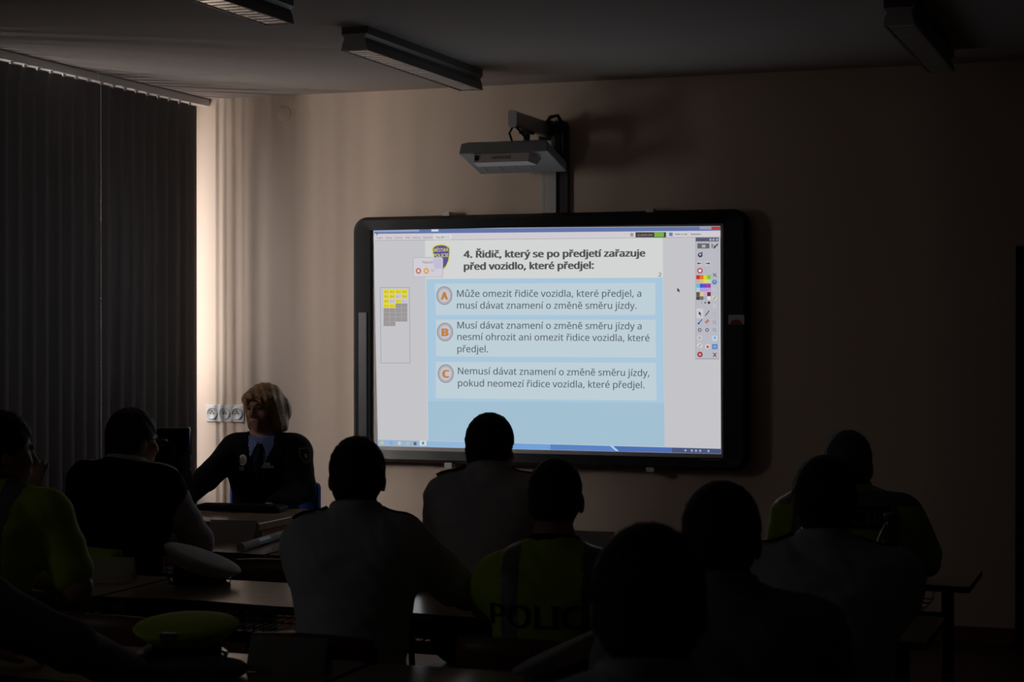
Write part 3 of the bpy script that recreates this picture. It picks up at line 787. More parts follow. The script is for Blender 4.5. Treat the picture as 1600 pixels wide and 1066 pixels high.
def person(label, hc, byaw, hyaw, hpitch=0, hroll=0, lean=.13, sw=.18, drop=.066, bulk=1.0, h=.0075, larm=None, rarm=None, hair='short', hmat=None,
           skin=None, top='shirt', tmat=None, sleeve='short', hip_z=.555, hands=True, hs=1.0, hipoff=0.0, face=False, neckback=.055, necklen=.13, curl=.5, band=None):
    hc = Vector(hc); B = rotm(byaw); R, F = B.col[0], B.col[1]; U = Vector((0, 0, 1))
    Hm = rotm(hyaw, hpitch, hroll); skin = skin or M_skin; hmat = hmat or M_hair; tmat = tmat or M_shirt
    N = hc - F * neckback - U * necklen
    hip = Vector((N.x, N.y, 0)) - F * lean + R * hipoff; hip.z = hip_z
    org = (hip.x, hip.y, 0.0)
    spine = (N - hip); sl_ = spine.normalized()
    sx = R; sy = sl_.cross(R) * 1.0; sy = (-sy if sy.dot(F) < 0 else sy).normalized()
    SM = Matrix((sx, sy, sl_)).transposed()
    def L(t, f=0.0): return hip + spine * t + sy * f
    sh = {s: N - U * drop + R * (s * sw) + F * .0 for s in (-1, 1)}
    dl = lambda r, f, z: Vector((N.x, N.y, 0)) + R * r + F * f + U * z
    arms = {}
    for s, a in ((-1, larm), (1, rarm)):
        if a is None: a = (dl(s * (sw + .045), .13, .805), dl(s * .10, .33, .80))
        elif not isinstance(a[0], Vector): a = tuple(dl(*q) for q in a)
        arms[s] = a
    knees = {s: hip + R * (s * .12) + F * .40 + U * (.50 - hip_z) for s in (-1, 1)}
    ank = {s: Vector((knees[s].x, knees[s].y, .09)) - F * .04 for s in (-1, 1)}
    pts = [hc + Vector((0, 0, .15)), hc, hip - F * .2] + [q for a in arms.values() for q in a] + list(sh.values()) + list(knees.values()) + [a + F * .2 for a in ank.values()]
    lo = [min(p[i] for p in pts) - .2 for i in range(3)]; hi = [max(p[i] for p in pts) + .2 for i in range(3)]; lo[2] = -.02
    def torso(f, g, k=.06):
        b = bulk
        f.ell(hip + U * .0, (.165 * b + g, .125 * b + g, .10 + g), SM, .03)
        f.ell(L(.32), (.150 * b + g, .112 * b + g, .17 + g), SM, k)
        f.ell(L(.66), (.168 * b + g, .118 * b + g, .17 + g), SM, k)
        f.cap(sh[-1] * .84 + N * .16 - U * .016, sh[1] * .84 + N * .16 - U * .016, .058 + g, .058 + g, .07)
        for s_ in (-1, 1): f.cap(N - U * .012, sh[s_] * .8 + N * .2 + U * .006, .056 + g, .05 + g, .05)
        f.cap(L(.78, -.02) - R * .09, L(.78, -.02) + R * .09, .085 + g, .085 + g, .06)
        f.cap(N - U * .02, N + F * .01 + U * .035, .068 + g * .6, .056 + g * .3, .05)
    def upper(f, g, t=1.0, ext=0.0):
        for s in (-1, 1):
            e, w = arms[s]
            f.cap(sh[s], sh[s] + (e - sh[s]) * min(1, t), .058 + g, (.058 + (.043 - .058) * min(1, t)) + g + ext, .045)
            if t > 1: f.cap(e, e + (w - e) * (t - 1), .044 + g, .044 + (.031 - .044) * (t - 1) + g + ext, .02)
    def legs(f, g):
        for s in (-1, 1):
            f.cap(hip + R * s * .09, knees[s], .078 + g, .056 + g, .05); f.cap(knees[s], ank[s], .054 + g, .038 + g, .02)
    # body
    f = Field(lo, hi, h)
    torso(f, 0); upper(f, 0, 2.0); legs(f, 0)
    for s in (-1, 1): f.cap(ank[s] - U * .05, ank[s] - U * .06 + F * .16, .035, .03, .03)
    def hp(x, y, z): return hc + Hm @ (Vector((x, y, z)) * hs)
    nk = hp(0, -.03, -.05)
    f.cap(N, nk, .056, .054, .03)
    f.ell(hp(0, -.012, .027), (.075 * hs, .096 * hs, .088 * hs), Hm, .02)
    f.ell(hp(0, .032, -.04), (.057 * hs, .062 * hs, .07 * hs), Hm, .03)
    f.ell(hp(0, .066, -.092), (.026 * hs, .022 * hs, .02 * hs), Hm, .03)
    f.cap(hp(0, .092, .008), hp(0, .112, -.032), .007, .0125, .012)
    for s in (-1, 1):
        f.ell(hp(s * .016, .100, -.036), (.009, .009, .008), Hm, .008)
        f.ell(hp(s * .078, -.008, -.012), (.009, .019, .033), Hm @ Matrix.Rotation(s * .35, 3, 'Z'), .008)
        f.ell(hp(s * .045, .062, -.03), (.022, .022, .02), Hm, .025)
        f.ell(hp(s * .032, .097, .004), (.017, .013, .011), Hm, .012, sub=True)
    f.cap(hp(-.022, .089, .02), hp(.022, .089, .02), .009, .009, .015)
    f.ell(hp(0, .084, -.065), (.026, .012, .016), Hm, .015)
    for s in (-1, 1):
        e, w = arms[s]
        if hands: hand(f, w, (w - e), U if abs((w - e).normalized().z) < .8 else -F, -s, curl)
    body = field_obj('person', f, skin, None, org); body.location = org
    tag(body, label, 'person')
    # hair
    h2 = min(h, .006); f = Field([c - .19 for c in hc], [c + .19 for c in hc], h2)
    if hair == 'bob':
        f.ell(hp(0, -.014, .035), (.094, .114, .096), Hm, .02)
        for s in (-1, 1):
            f.cap(hp(s * .080, .015, .03), hp(s * .086, -.012, -.085), .028, .026, .03)
            f.cap(hp(s * .075, -.06, .0), hp(s * .074, -.05, -.10), .038, .03, .04)
        f.cap(hp(-.05, -.085, -.02), hp(.05, -.085, -.02), .05, .05, .04); f.cap(hp(-.05, -.075, -.09), hp(.05, -.075, -.09), .038, .038, .03)
        f.cap(hp(-.078, .055, .052), hp(.02, .082, .068), .026, .026, .02); f.cap(hp(.02, .082, .068), hp(.072, .055, .05), .026, .024, .02)
        f.ell(hp(0, .095, -.045), (.064, .075, .088), Hm, .012, sub=True)
        f.warp(lambda X, Y, Z: .0022 * np.sin(150 * X + 40 * Z + 90 * Y) + .0016 * np.sin(310 * X - 190 * Y + 20 * Z))
    else:
        g = {'short': .011, 'crop': .006, 'full': .016}[hair]
        f.ell(hp(0, -.014, .029), ((.075 + g) * hs, (.096 + g) * hs, (.088 + g * 1.1) * hs), Hm, .02)
        f.ell(hp(0, -.055, -.035), ((.062 + g * .6) * hs, .05 * hs, .055 * hs), Hm, .03)
        f.plane(hp(0, 0, -.085 if hair != 'crop' else -.06), Hm @ Vector((0, 0, -1)))
        f.plane(hp(0, .045, .022), Hm @ Vector((0, .80, -.75)))
        f.warp(lambda X, Y, Z: .0018 * np.sin(170 * X + 60 * Z) * np.sin(140 * Y + 90 * Z) + .0012 * np.sin(330 * X + 290 * Y + 210 * Z))
    field_obj('hair', f, hmat, body, org)
    # trousers, shoes
    f = Field(lo, [hi[0], hi[1], hip_z + .25], .012); f.ell(hip, (.165 * bulk + .012, .125 * bulk + .012, .11), SM, .03); legs(f, .013)
    f.plane(ank[1] - U * .01, -U); field_obj('trousers', f, M_navy, body, org)
    for s in (-1, 1):
        a = ank[s]; f = Field([a.x - .25, a.y - .25, -.03], [a.x + .25, a.y + .25, .16], .009)
        f.cap(a - U * .045, a - U * .055 + F * .165, .045, .036, .02); f.cap(a - U * .045, a + U * .03, .045, .045, .02); f.plane((0, 0, .0), -U)
        field_obj('shoe', f, M_black, body, org)
    # clothes on the upper body
    ph = (abs(hc.x) * 37.0 + hc.y * 11.0) % 6.28
    def fold(X, Y, Z): return .0022 * np.sin(21 * X + 13 * Z + 3 * np.sin(17 * Z + ph)) * np.sin(29 * Z - 16 * X + ph) + .0016 * np.sin(47 * X + 2.5 * np.sin(31 * Z + ph)) * np.sin(23 * Z + 19 * Y) + .001 * np.sin(83 * Z + 61 * X + 2 * np.sin(40 * X))
    f = Field(lo, hi, h); g = .014
    torso(f, g); upper(f, g, {'short': .78, 'long': 1.93, 'none': .12}[sleeve], .008 if sleeve == 'short' else .004)
    f.warp(fold); f.plane(hip + U * .02, -U)
    f.plane(N + U * .045, Vector((0, 0, 1)) + F * .45)
    if top == 'jacket': f = None
    else:
        gar = field_obj({'hivis': 'hi_vis_vest'}.get(top, 'shirt'), f, tmat, body, org, band=(lambda P: band(P, N, R, F, hip)) if band else None)
    res = dict(body=body, org=org, N=N, R=R, F=F, U=U, sh=sh, arms=arms, hip=hip, lo=lo, hi=hi, torso=torso, upper=upper, hp=hp, Hm=Hm, fold=fold, h=h, L=L, sy=sy, sl=sl_)
    if top != 'jacket':
        res['garment'] = gar
        # collar
        c = N + F * .012 + U * .022; m = MB(); vs = []; n = 36; prof = [(.070, -.012, 0), (.072, .03, 0), (.074, .036, 0), (.080, .028, 0), (.088, -.012, 0)]
        for r_, z, _ in prof:
            for k in range(n):
                t = 2 * PI * k / n; vs.append(c + R * r_ * math.cos(t) + F * r_ * .98 * math.sin(t) + U * (z - .018 * math.sin(t)) - Vector(org))
        fs = [(i * n + k, i * n + (k + 1) % n, (i + 1) * n + (k + 1) % n, (i + 1) * n + k) for i in range(len(prof) - 1) for k in range(n)]
        res['collar'] = m.add(vs, fs, 0, True).build('collar', M_navy if top == 'hivis' else (tmat[0] if isinstance(tmat, list) else tmat), body)
    return res
def epaulettes(p, m=None):
    bv = bvh_of(p['garment'], p['org'])
    for s in (-1, 1):
        vs = []; fs = []; nl = 6
        for i in range(nl + 1):
            for j in (-1, 1):
                q = p['N'] + p['R'] * s * (.085 + .105 * i / nl) + p['F'] * (j * .025 + .01) + p['U'] * .3
                hit = bv.ray_cast(q, -p['U'])
                z = hit[0] if hit[0] else q - p['U'] * .3
                vs.append(z + p['U'] * .006 - Vector(p['org']))
        for i in range(nl): fs.append((2 * i, 2 * i + 1, 2 * i + 3, 2 * i + 2))
        o = MB().add(vs, fs).build('epaulette', m or M_navy, p['body'])
        md = o.modifiers.new('thick', 'SOLIDIFY'); md.thickness = .006; md.offset = 1
def back_text(p, t, width, cap, z, m, off=0.0, panel=None):
    bv = bvh_of(p['garment'], p['org']); vs, fs, w, ch = text_mesh(t, .03)
    bm = bmesh.new(); bvv = [bm.verts.new((x / w * width - width / 2, y / ch * cap, 0)) for x, y in vs]
    for f in fs:
        try: bm.faces.new([bvv[i] for i in f])
        except ValueError: pass
    bmesh.ops.subdivide_edges(bm, edges=[e for e in bm.edges if e.calc_length() > .015], cuts=2)
    def wrap(bm_, lift):
        for v in bm_.verts:
            q = Vector((p['N'].x, p['N'].y, 0)) + p['R'] * (v.co.x + off) + p['U'] * (z + v.co.y) - p['F'] * .8
            hit = bv.ray_cast(q, p['F'])
            v.co = ((hit[0] if hit[0] else q + p['F'] * .6) - p['F'] * lift) - Vector(p['org'])
    if panel:
        b2 = bmesh.new(); bmesh.ops.create_grid(b2, x_segments=30, y_segments=6, size=.5)
        for v in b2.verts: v.co = Vector((v.co.x * panel[0], v.co.y * panel[1] + cap / 2, 0))
        wrap(b2, .004); MB().bm(b2).build('back_panel', M_navy, p['body'])
    wrap(bm, .008 if panel else .004)
    MB().bm(bm).build('back_lettering', m, p['body'])
def on_garment(p, o, px, py):
    bv = bvh_of(o, p['org']); r_ = ray(px, py).normalized(); hit = bv.ray_cast(EYEV, r_); return hit[0], hit[1]
def glasses(p):
    hp = p['hp']; m = MB(); og = Vector(p['org'])
    for s in (-1, 1):
        pts = [hp(s * .034 + .024 * math.cos(2 * PI * k / 16), .118, .002 + .017 * math.sin(2 * PI * k / 16)) - og for k in range(17)]
        m.tube(pts, .0022, n=6, cap=False); m.tube([hp(s * .058, .116, .008) - og, hp(s * .083, .08, .01) - og, hp(s * .086, -.01, .006) - og, hp(s * .084, -.03, -.012) - og], .0024, n=6)
    m.tube([hp(-.011, .12, .004) - og, hp(.011, .12, .004) - og], .002, n=6); m.build('glasses', M_black, p['body'])

def hv_band(P, N, R, F, hip):                       # grey reflective bands: over each shoulder and round the waist
    x = (P[:, 0] - N.x) * R.x + (P[:, 1] - N.y) * R.y; z = P[:, 2]
    b = (np.abs(np.abs(x) - .118) < .026) & (z > .0)
    return b | (np.abs(z - (hip.z + .13)) < .026)
def hv_band_sleeve(P, N, R, F, hip):
    x = (P[:, 0] - N.x) * R.x + (P[:, 1] - N.y) * R.y; z = P[:, 2]
    return (np.abs(np.abs(x) - .10) < .03) | (np.abs(z - (hip.z + .13)) < .03)
def hv_band_j(P, N, R, F, hip):
    x = (P[:, 0] - N.x) * R.x + (P[:, 1] - N.y) * R.y; z = P[:, 2]
    return (np.abs(z - (N.z + .005)) < .024) | (np.abs(np.abs(x) - .165) < .012) | (np.abs(z - (hip.z + .12)) < .024)

FIG = {}
HV = [M_hiv, M_refl]
FIG['a'] = person('person in hi-vis shirt at the left edge, hand held to chin', at(4, 706, 5.9), 5, -38, -4, lean=.2, sw=.2, bulk=1.08, top='hivis', tmat=HV, band=hv_band_sleeve, hair='full',
                  rarm=(at(122, 918, 5.75), at(60, 906, 5.95)), larm=(at(20, 880, 6.15), at(40, 790, 6.1)))
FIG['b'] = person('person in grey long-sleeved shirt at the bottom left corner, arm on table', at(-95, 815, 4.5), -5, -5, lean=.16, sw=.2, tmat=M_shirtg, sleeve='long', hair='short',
                  rarm=(at(110, 1010, 4.42), at(205, 1052, 4.72)))
FIG['c'] = person('person with auburn hair and glasses in dark vest over pale shirt, elbow on table', at(209, 688, 7.2), -8, -22, -6, lean=.11, sw=.185, bulk=1.22, sleeve='long', hair='short', hmat=M_hairr,
                  rarm=(at(310, 846, 7.25), at(245, 844, 7.42)), larm=(at(150, 850, 7.35), at(225, 846, 7.5)), necklen=.12, drop=.045)
glasses(FIG['c'])
FIG['d'] = person('person in white shirt with a dark epaulette, seen from behind left of the whiteboard base', at(559, 747, 5.6), 18, 18, -3, lean=.12, sw=.155, bulk=1.04,
                  rarm=(at(728, 930, 5.55), at(700, 900, 5.95)), larm=(at(478, 905, 5.75), at(462, 880, 6.1)))
epaulettes(FIG['d'])
FIG['e'] = person('person in white shirt with head silhouetted against the whiteboard screen', at(767, 700, 6.7), 14, -3, -5, lean=.16, sw=.165, bulk=1.02, necklen=.112)
epaulettes(FIG['e'])
FIG['f'] = person('person in hi-vis top lettered POLICIE, between two white shirts', at(868, 780, 5.5), 14, 12, -2, lean=.10, sw=.17, bulk=1.02, top='hivis', tmat=HV, band=hv_band, hair='crop', necklen=.165, drop=.08)
back_text(FIG['f'], 'POLICIE', .36, .062, FIG['f']['N'].z - .185, M_navy)
FIG['g'] = person('person nearest the camera, dark head and white collar at bottom centre', at(1014, 950, 2.75), 15, 14, -2, lean=.1, sw=.2, hair='short')
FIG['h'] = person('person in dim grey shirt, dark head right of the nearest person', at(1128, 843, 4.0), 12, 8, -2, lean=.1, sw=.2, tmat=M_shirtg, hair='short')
FIG['i'] = person('person in white shirt with epaulettes, in front of the grey-haired person', at(1287, 786, 4.94), 14, 16, -2, lean=.12, sw=.19, bulk=1.08, hair='short', rarm=(at(1395, 945, 4.85), at(1350, 940, 5.2)))
epaulettes(FIG['i'])
FIG['j'] = person('grey-haired person in hi-vis vest with dark POLICIE panel, at the far right', at(1326, 728, 6.3), 5, -4, -4, lean=.14, sw=.19, bulk=1.08, necklen=.105, drop=.07, top='hivis', tmat=HV, band=hv_band_j, hair='crop', hmat=M_hairg,
                  rarm=(at(1448, 880, 6.3), at(1422, 878, 6.55)))
back_text(FIG['j'], 'POLICIE', .25, .042, FIG['j']['N'].z - .072, M_refl, panel=(.30, .07))
# dark sleeveless vest of the bespectacled person
p = FIG['c']; f = Field(p['lo'], p['hi'], .008); p['torso'](f, .026); p['upper'](f, .02, .10); f.warp(p['fold']); f.plane(p['hip'] + p['U'] * .0, -p['U'])
f.plane(p['N'] + p['U'] * .022, Vector((0, 0, 1)) + p['F'] * .6)
field_obj('vest', f, M_navy, p['body'], p['org'])

# ------------------------------------------------------------------ the woman at the desk
wh = at(412, 638, 9.3)
p = person('person with short blond hair in dark uniform jacket and tie behind the desk', wh, 192, 172, 0, 3, lean=.02, sw=.165, bulk=.98, h=.006, hair='bob', hmat=M_hairb, skin=M_skinw, top='jacket', sleeve='long',
           rarm=(at(322, 748, 9.12), at(284, 783, 8.85)), larm=(at(474, 765, 9.2), at(425, 792, 8.95)), hip_z=.56, drop=.07, necklen=.155, neckback=.03, hs=.96)
WM = p; og = Vector(p['org']); N, R, F, U = p['N'], p['R'], p['F'], p['U']
f = Field(p['lo'], p['hi'], .007); p['torso'](f, .010); f.plane(p['hip'] + U * .03, -U); f.plane(N + U * .04, Vector((0, 0, 1)) + F * .3)
field_obj('shirt', f, M_blue, p['body'], p['org'])
f = Field(p['lo'], p['hi'], .006); p['torso'](f, .024); p['upper'](f, .017, 1.92, .004); f.warp(lambda X, Y, Z: p['fold'](X, Y, Z) * .7); f.plane(p['hip'] + U * .0, -U)
f.plane(N + U * .03, Vector((0, 0, 1)) - F * .1)
X, Y, Z = f.grid((slice(None),) * 3)
lx = (X - N.x) * R.x + (Y - N.y) * R.y; lf = (X - N.x) * F.x + (Y - N.y) * F.y
zz = (Z - (N.z - .24)) / .24
vee = np.maximum(np.abs(lx) - .062 * np.clip(zz, 0, 1.25), -(lf - .02)) ; vee = np.maximum(vee, -(zz) * .24)
f.d = np.maximum(f.d, -vee.astype(np.float32))
jk = field_obj('jacket', f, M_navy, p['body'], p['org'])
def front(r_, z, lift=.012, src=None):
    bv = front.bv; q = Vector((N.x, N.y, 0)) + R * r_ + U * z + F * .6; hit = bv.ray_cast(q, -F)
    return (hit[0] if hit[0] else q - F * .5) + F * lift - og
front.bv = bvh_of([c for c in p['body'].children if c.name.startswith('shirt')][-1], p['org'])
m = MB(); vs = []; fs = []; tz = [(N.z - .02, .016), (N.z - .055, .021), (N.z - .065, .012), (N.z - .15, .026), (N.z - .3, .034)]
for z, w in tz: vs += [front(-w, z, .009), front(0, z, .016), front(w, z, .009)]
for i in range(len(tz) - 1): fs += [(3 * i, 3 * i + 1, 3 * i + 4, 3 * i + 3), (3 * i + 1, 3 * i + 2, 3 * i + 5, 3 * i + 4)]
o = m.add(vs, fs, 0, True).build('tie', M_navy, p['body']); md = o.modifiers.new('t', 'SOLIDIFY'); md.thickness = .004
for s in (-1, 1):
    vs = [front(s * .012, N.z - .015, .014), front(s * .066, N.z + .02, .012), front(s * .07, N.z - .03, .014), front(s * .045, N.z - .085, .016)]
    o = MB().add(vs, [(0, 1, 2, 3)]).build('shirt_collar', M_blue, p['body']); md = o.modifiers.new('t', 'SOLIDIFY'); md.thickness = .003
front.bv = bvh_of(jk, p['org'])
for s in (-1, 1):
    vs = [front(s * .02, N.z - .235, .006), front(s * .05, N.z - .11, .006), front(s * .075, N.z - .01, .006), front(s * .115, N.z - .045, .006), front(s * .10, N.z - .12, .006)]
    o = MB().add(vs, [(0, 1, 2, 3, 4)]).build('lapel', M_navy, p['body']); md = o.modifiers.new('t', 'SOLIDIFY'); md.thickness = .004
def decal(name, px, py, poly, m, lift=.003, rot=0):
    loc, nor = on_garment(p, jk, px, py)
    if loc is None: return None
    u = Vector((0, 0, 1)); u = (u - nor * u.dot(nor)).normalized(); r_ = u.cross(nor)
    vs = [loc - og + r_ * x + u * y + nor * lift for x, y in poly]
    return MB().prism([(0, 0)] * 0 or poly, lift, lift + .003, lambda x, y, z: tuple(loc - og + r_ * x + u * y + nor * z)).build(name, m, p['body'])
b = decal('chest_badge', 380, 719, [(.022 * math.cos(t * PI / 12), .028 * math.sin(t * PI / 12)) for t in range(24)], M_silver, .004)
b2 = decal('badge_shield', 380, 720, [(.013 * math.cos(t * PI / 12), .018 * math.sin(t * PI / 12)) for t in range(24)], mat('badge_tan', (.45, .3, .24), .5), .007)
decal('badge_tab', 378, 733, [(-.012, -.009), (.012, -.009), (.014, .012), (-.014, .012)], M_silver, .004)
decal('name_pin', 418, 730, [(-.031, -.006), (.031, -.006), (.031, .006), (-.031, .006)], mat('name_pin_blue', (.45, .47, .75), .4), .012)
decal('service_ribbon', 417, 725.5, [(-.02, -.006), (.02, -.006), (.016, .006), (-.012, .006)], M_silver, .012)
SH = [(-.03, .04), (-.032, .0), (-.02, -.032), (0, -.045), (.02, -.032), (.032, 0), (.03, .04)]
decal('arm_patch', 476, 712, SH[::-1], M_gold, .002)
decal('arm_patch_field', 476, 712, [(x * .82, y * .85) for x, y in SH[::-1]], mat('patch_navy', (.012, .012, .03), .8), .006)
decal('arm_patch_crest', 476.5, 714, [(.009 * math.cos(t * PI / 8), .012 * math.sin(t * PI / 8)) for t in range(16)], mat('patch_crest', (.45, .3, .5), .7), .010)
hp = p['hp']
for s in (-1, 1):
    m = MB(); bm = bmesh.new(); bmesh.ops.create_uvsphere(bm, u_segments=16, v_segments=10, radius=.0118)
    for v in bm.verts: v.co = hp(s * .032, .0825, .004) + v.co - og
    m.bm(bm, 0, True); bm = bmesh.new(); bmesh.ops.create_uvsphere(bm, u_segments=12, v_segments=8, radius=.006)
    for v in bm.verts: v.co = hp(s * .032, .0905, .004) + v.co - og
    m.bm(bm, 1, True); m.build('eye', [mat('eye_white', (.34, .3, .28), .3), mat('iris', (.05, .06, .07), .2)], p['body'])
    MB().tube([hp(s * .016, .101, .019) - og, hp(s * .033, .099, .024) - og, hp(s * .048, .088, .019) - og], [.002, .003, .0015], n=6).build('eyebrow', mat('brow', (.10, .06, .03), .8), p['body'])
MB().tube([hp(x * .02, .0965 - .004 * x * x, -.0655 - .002 * x * x) - og for x in (-1, -.5, 0, .5, 1)], [.001, .003, .0035, .003, .001], n=8).build('lips', mat('lips', (.22, .07, .06), .8, spec=.1), p['body'])

# ------------------------------------------------------------------ chairs under the people
def chair_for(k, label, dx=0, dy=0, rz=0):
    q = FIG[k]; return chair(q['hip'].x + dx, q['hip'].y + dy, label, rz)
chair_for('a', 'wooden chair under the person in hi-vis at the left edge')
chair_for('c', 'wooden chair under the person in a dark vest, hi-vis jacket hung on it')
chair_for('d', 'wooden chair under the person in white shirt left of centre')
chair_for('e', 'wooden chair under the person silhouetted against the screen')
chair_for('f', 'wooden chair under the person lettered POLICIE near the centre')
chair_for('h', 'wooden chair under the person in dim grey shirt')
chair_for('i', 'wooden chair under the person in white shirt on the right')
chair_for('j', 'wooden chair under the grey-haired person in hi-vis')
chair_for('b', 'wooden chair under the person in the bottom left corner')
chair_for('g', 'wooden chair under the person nearest the camera')
chair(-3.12, 6.42, 'empty wooden chair at the front row behind the baton')
chair(-2.98, 5.05, 'empty wooden chair with reddish back behind the hi-vis cap')
chair(-1.66, 6.42, 'empty wooden chair at the front row right of the white shirts')

# ------------------------------------------------------------------ teacher's desk and what is on it
dx1 = at_z(490, 800, .76).x; DY0, DY1 = 7.45, 8.12
td = empty('teacher_desk', ((dx1 - 5.2) / 2, (DY0 + DY1) / 2, 0)); tag(td, 'wooden desk in front of the uniformed woman', 'desk')
w = (dx1 + 5.2) / 2; d = (DY1 - DY0) / 2
MB().box((-w, -d, .725), (w, d, .76), b=.004).build('desktop', wood('desk_top', (.50, .33, .22), (.56, .39, .27), .2), td)
MB().box((-w + .03, -d + .04, .12), (w - .03, -d + .06, .724)).build('front_panel', M_desk, td)
for s in (-1, 1): MB().box((s * (w - .03) - .012, -d + .06, 0), (s * (w - .03) + .012, d - .04, .724)).build('side_panel', M_desk, td)
a = at_z(300, 797, .765); b = at_z(455, 797, .765)
M_mblack = mat('matt_black', (.008, .008, .008), .7, spec=.2)
kb = empty('keyboard', ((a.x + b.x) / 2, 7.93, .76), math.radians(8)); tag(kb, 'long black keyboard on the desk in front of the woman', 'keyboard')
w = (b.x - a.x) / 2 * .96
MB().box((-w, -.07, .004), (w, .07, .026), b=.006).build('case', M_mblack, kb)
m = MB()
for i in range(18):
    for j in range(5): m.box((-w + .014 + i * (2 * w - .03) / 18, -.058 + j * .023, .026), (-w + .014 + (i + .86) * (2 * w - .03) / 18, -.039 + j * .023, .033))
k_ = m.build('keys', M_mblack, kb)
a = at(164, 668, 8.5); b = at(298, 668, 8.5)
mo = empty('computer_monitor', ((a.x + b.x) / 2, (a.y + b.y) / 2, .76), math.atan2(b.y - a.y, b.x - a.x)); tag(mo, 'black computer monitor seen from behind, beside the woman', 'monitor')
w = (b - a).length / 2; hz = a.z - .76
m = MB(); m.box((-w, -.02, .09), (w, .025, hz), b=.01); m.build('bezel', M_gloss, mo)
m = MB(); m.box((-w * .72, -.06, .14), (w * .72, -.018, hz - .05), b=.018); m.build('rear_shell', M_gloss, mo)
m = MB(); m.box((-.03, -.075, .02), (.03, -.055, .26), b=.006); m.build('stand_column', M_gloss, mo)
m = MB(); m.lathe([(0, 0), (.12, 0), (.12, .008), (.1, .016), (0, .018)], c=(0, -.03, 0)); m.build('stand_base', M_gloss, mo)
MB().box((-w + .004, -.022, hz - .03), (-w + .022, -.0195, hz - .008)).build('red_mark', M_red, mo)
MB().box((-w * .9, .024, .11), (w * .9, .026, hz - .02)).build('screen', emit((22, 26, 34)), mo)
# swivel chair
oc = empty('office_chair', (WM['hip'].x - .06, WM['hip'].y + .02, 0), math.radians(188)); tag(oc, 'blue upholstered chair behind the uniformed woman', 'chair')
MB().box((-.24, -.22, .40), (.24, .22, .46), b=.03).build('seat', M_bluec, oc)
MB().box((-.25, -.30, .50), (.25, -.245, .84), b=.025).build('backrest', M_bluec, oc)
MB().tube([(0, -.1, .40), (0, -.31, .42), (0, -.315, .62)], .018).build('back_bar', M_black, oc)
MB().tube([(0, 0, .08), (0, 0, .41)], .028).build('gas_column', M_black, oc)
for k in range(5):
    t = 2 * PI * k / 5 + .3; l = MB().tube([(0, 0, .1), (.29 * math.cos(t), .29 * math.sin(t), .07)], [.025, .014], n=8).build('leg', M_black, oc)
    MB().lathe([(0, -.012), (.025, -.012), (.03, 0), (.025, .012), (0, .012)], c=(.29 * math.cos(t), .29 * math.sin(t), .03), M=Matrix.Rotation(PI / 2, 3, 'X'), n=14).build('caster', M_black, l)

# ------------------------------------------------------------------ small things on the tables
def name_card(px, py, label, yaw=0.0, w=.21, h=.085):
    c = at_z(px, py, TH)
    o = MB(); a = .045
    for s in (-1, 1):
        o.add([(-w / 2, s * a, 0), (w / 2, s * a, 0), (w / 2, 0, h), (-w / 2, 0, h)], [(0, 1, 2, 3)])
    ob = o.build('name_card', M_card); ob.location = (c.x, c.y + a, TH + .001); ob.rotation_euler = (0, 0, math.radians(yaw))
    md = ob.modifiers.new('card', 'SOLIDIFY'); md.thickness = .0012
    tag(ob, label, 'name card', 'folded name cards on the tables')
name_card(357, 847, 'folded blank card on the front table left of the baton', 4)
name_card(915, 866, 'folded blank card on the front row table beside the POLICIE person', 4)
name_card(715, 925, 'folded blank card between two white shirts', 6)
name_card(440, 1052, 'folded blank card on the nearest table, right of the flat dark cap', 8)
name_card(152, 912, 'folded blank card beside the elbow of the person in hi-vis at left', 20)
def baton(p0, p1, label, r_=.017):
    p0, p1 = Vector(p0), Vector(p1); c = (p0 + p1) / 2
    o = empty('baton', c); tag(o, label, 'baton'); u = (p1 - p0)
    L = lambda t: p0 + u * t - c
    MB().tube([L(0), L(.06)], r_ * 1.06, n=16).build('end_cap', M_card, o)
    MB().tube([L(.06), L(.34)], r_, n=16).build('tube', M_cap, o); MB().tube([L(.34), L(.58)], r_ * 1.01, n=16).build('band', mat('baton_blue', (.03, .10, .14), .4), o); MB().tube([L(.58), L(1)], r_, n=16).build('tube', M_cap, o)
baton(at_z(376, 856, TH + .018), at_z(446, 834, TH + .018), 'pale tube with a blue band lying on the front table edge')
baton(at_z(186, 1046, TH + .018), at_z(240, 1013, TH + .018), 'dim pale tube at the bottom left beside the hi-vis cap')

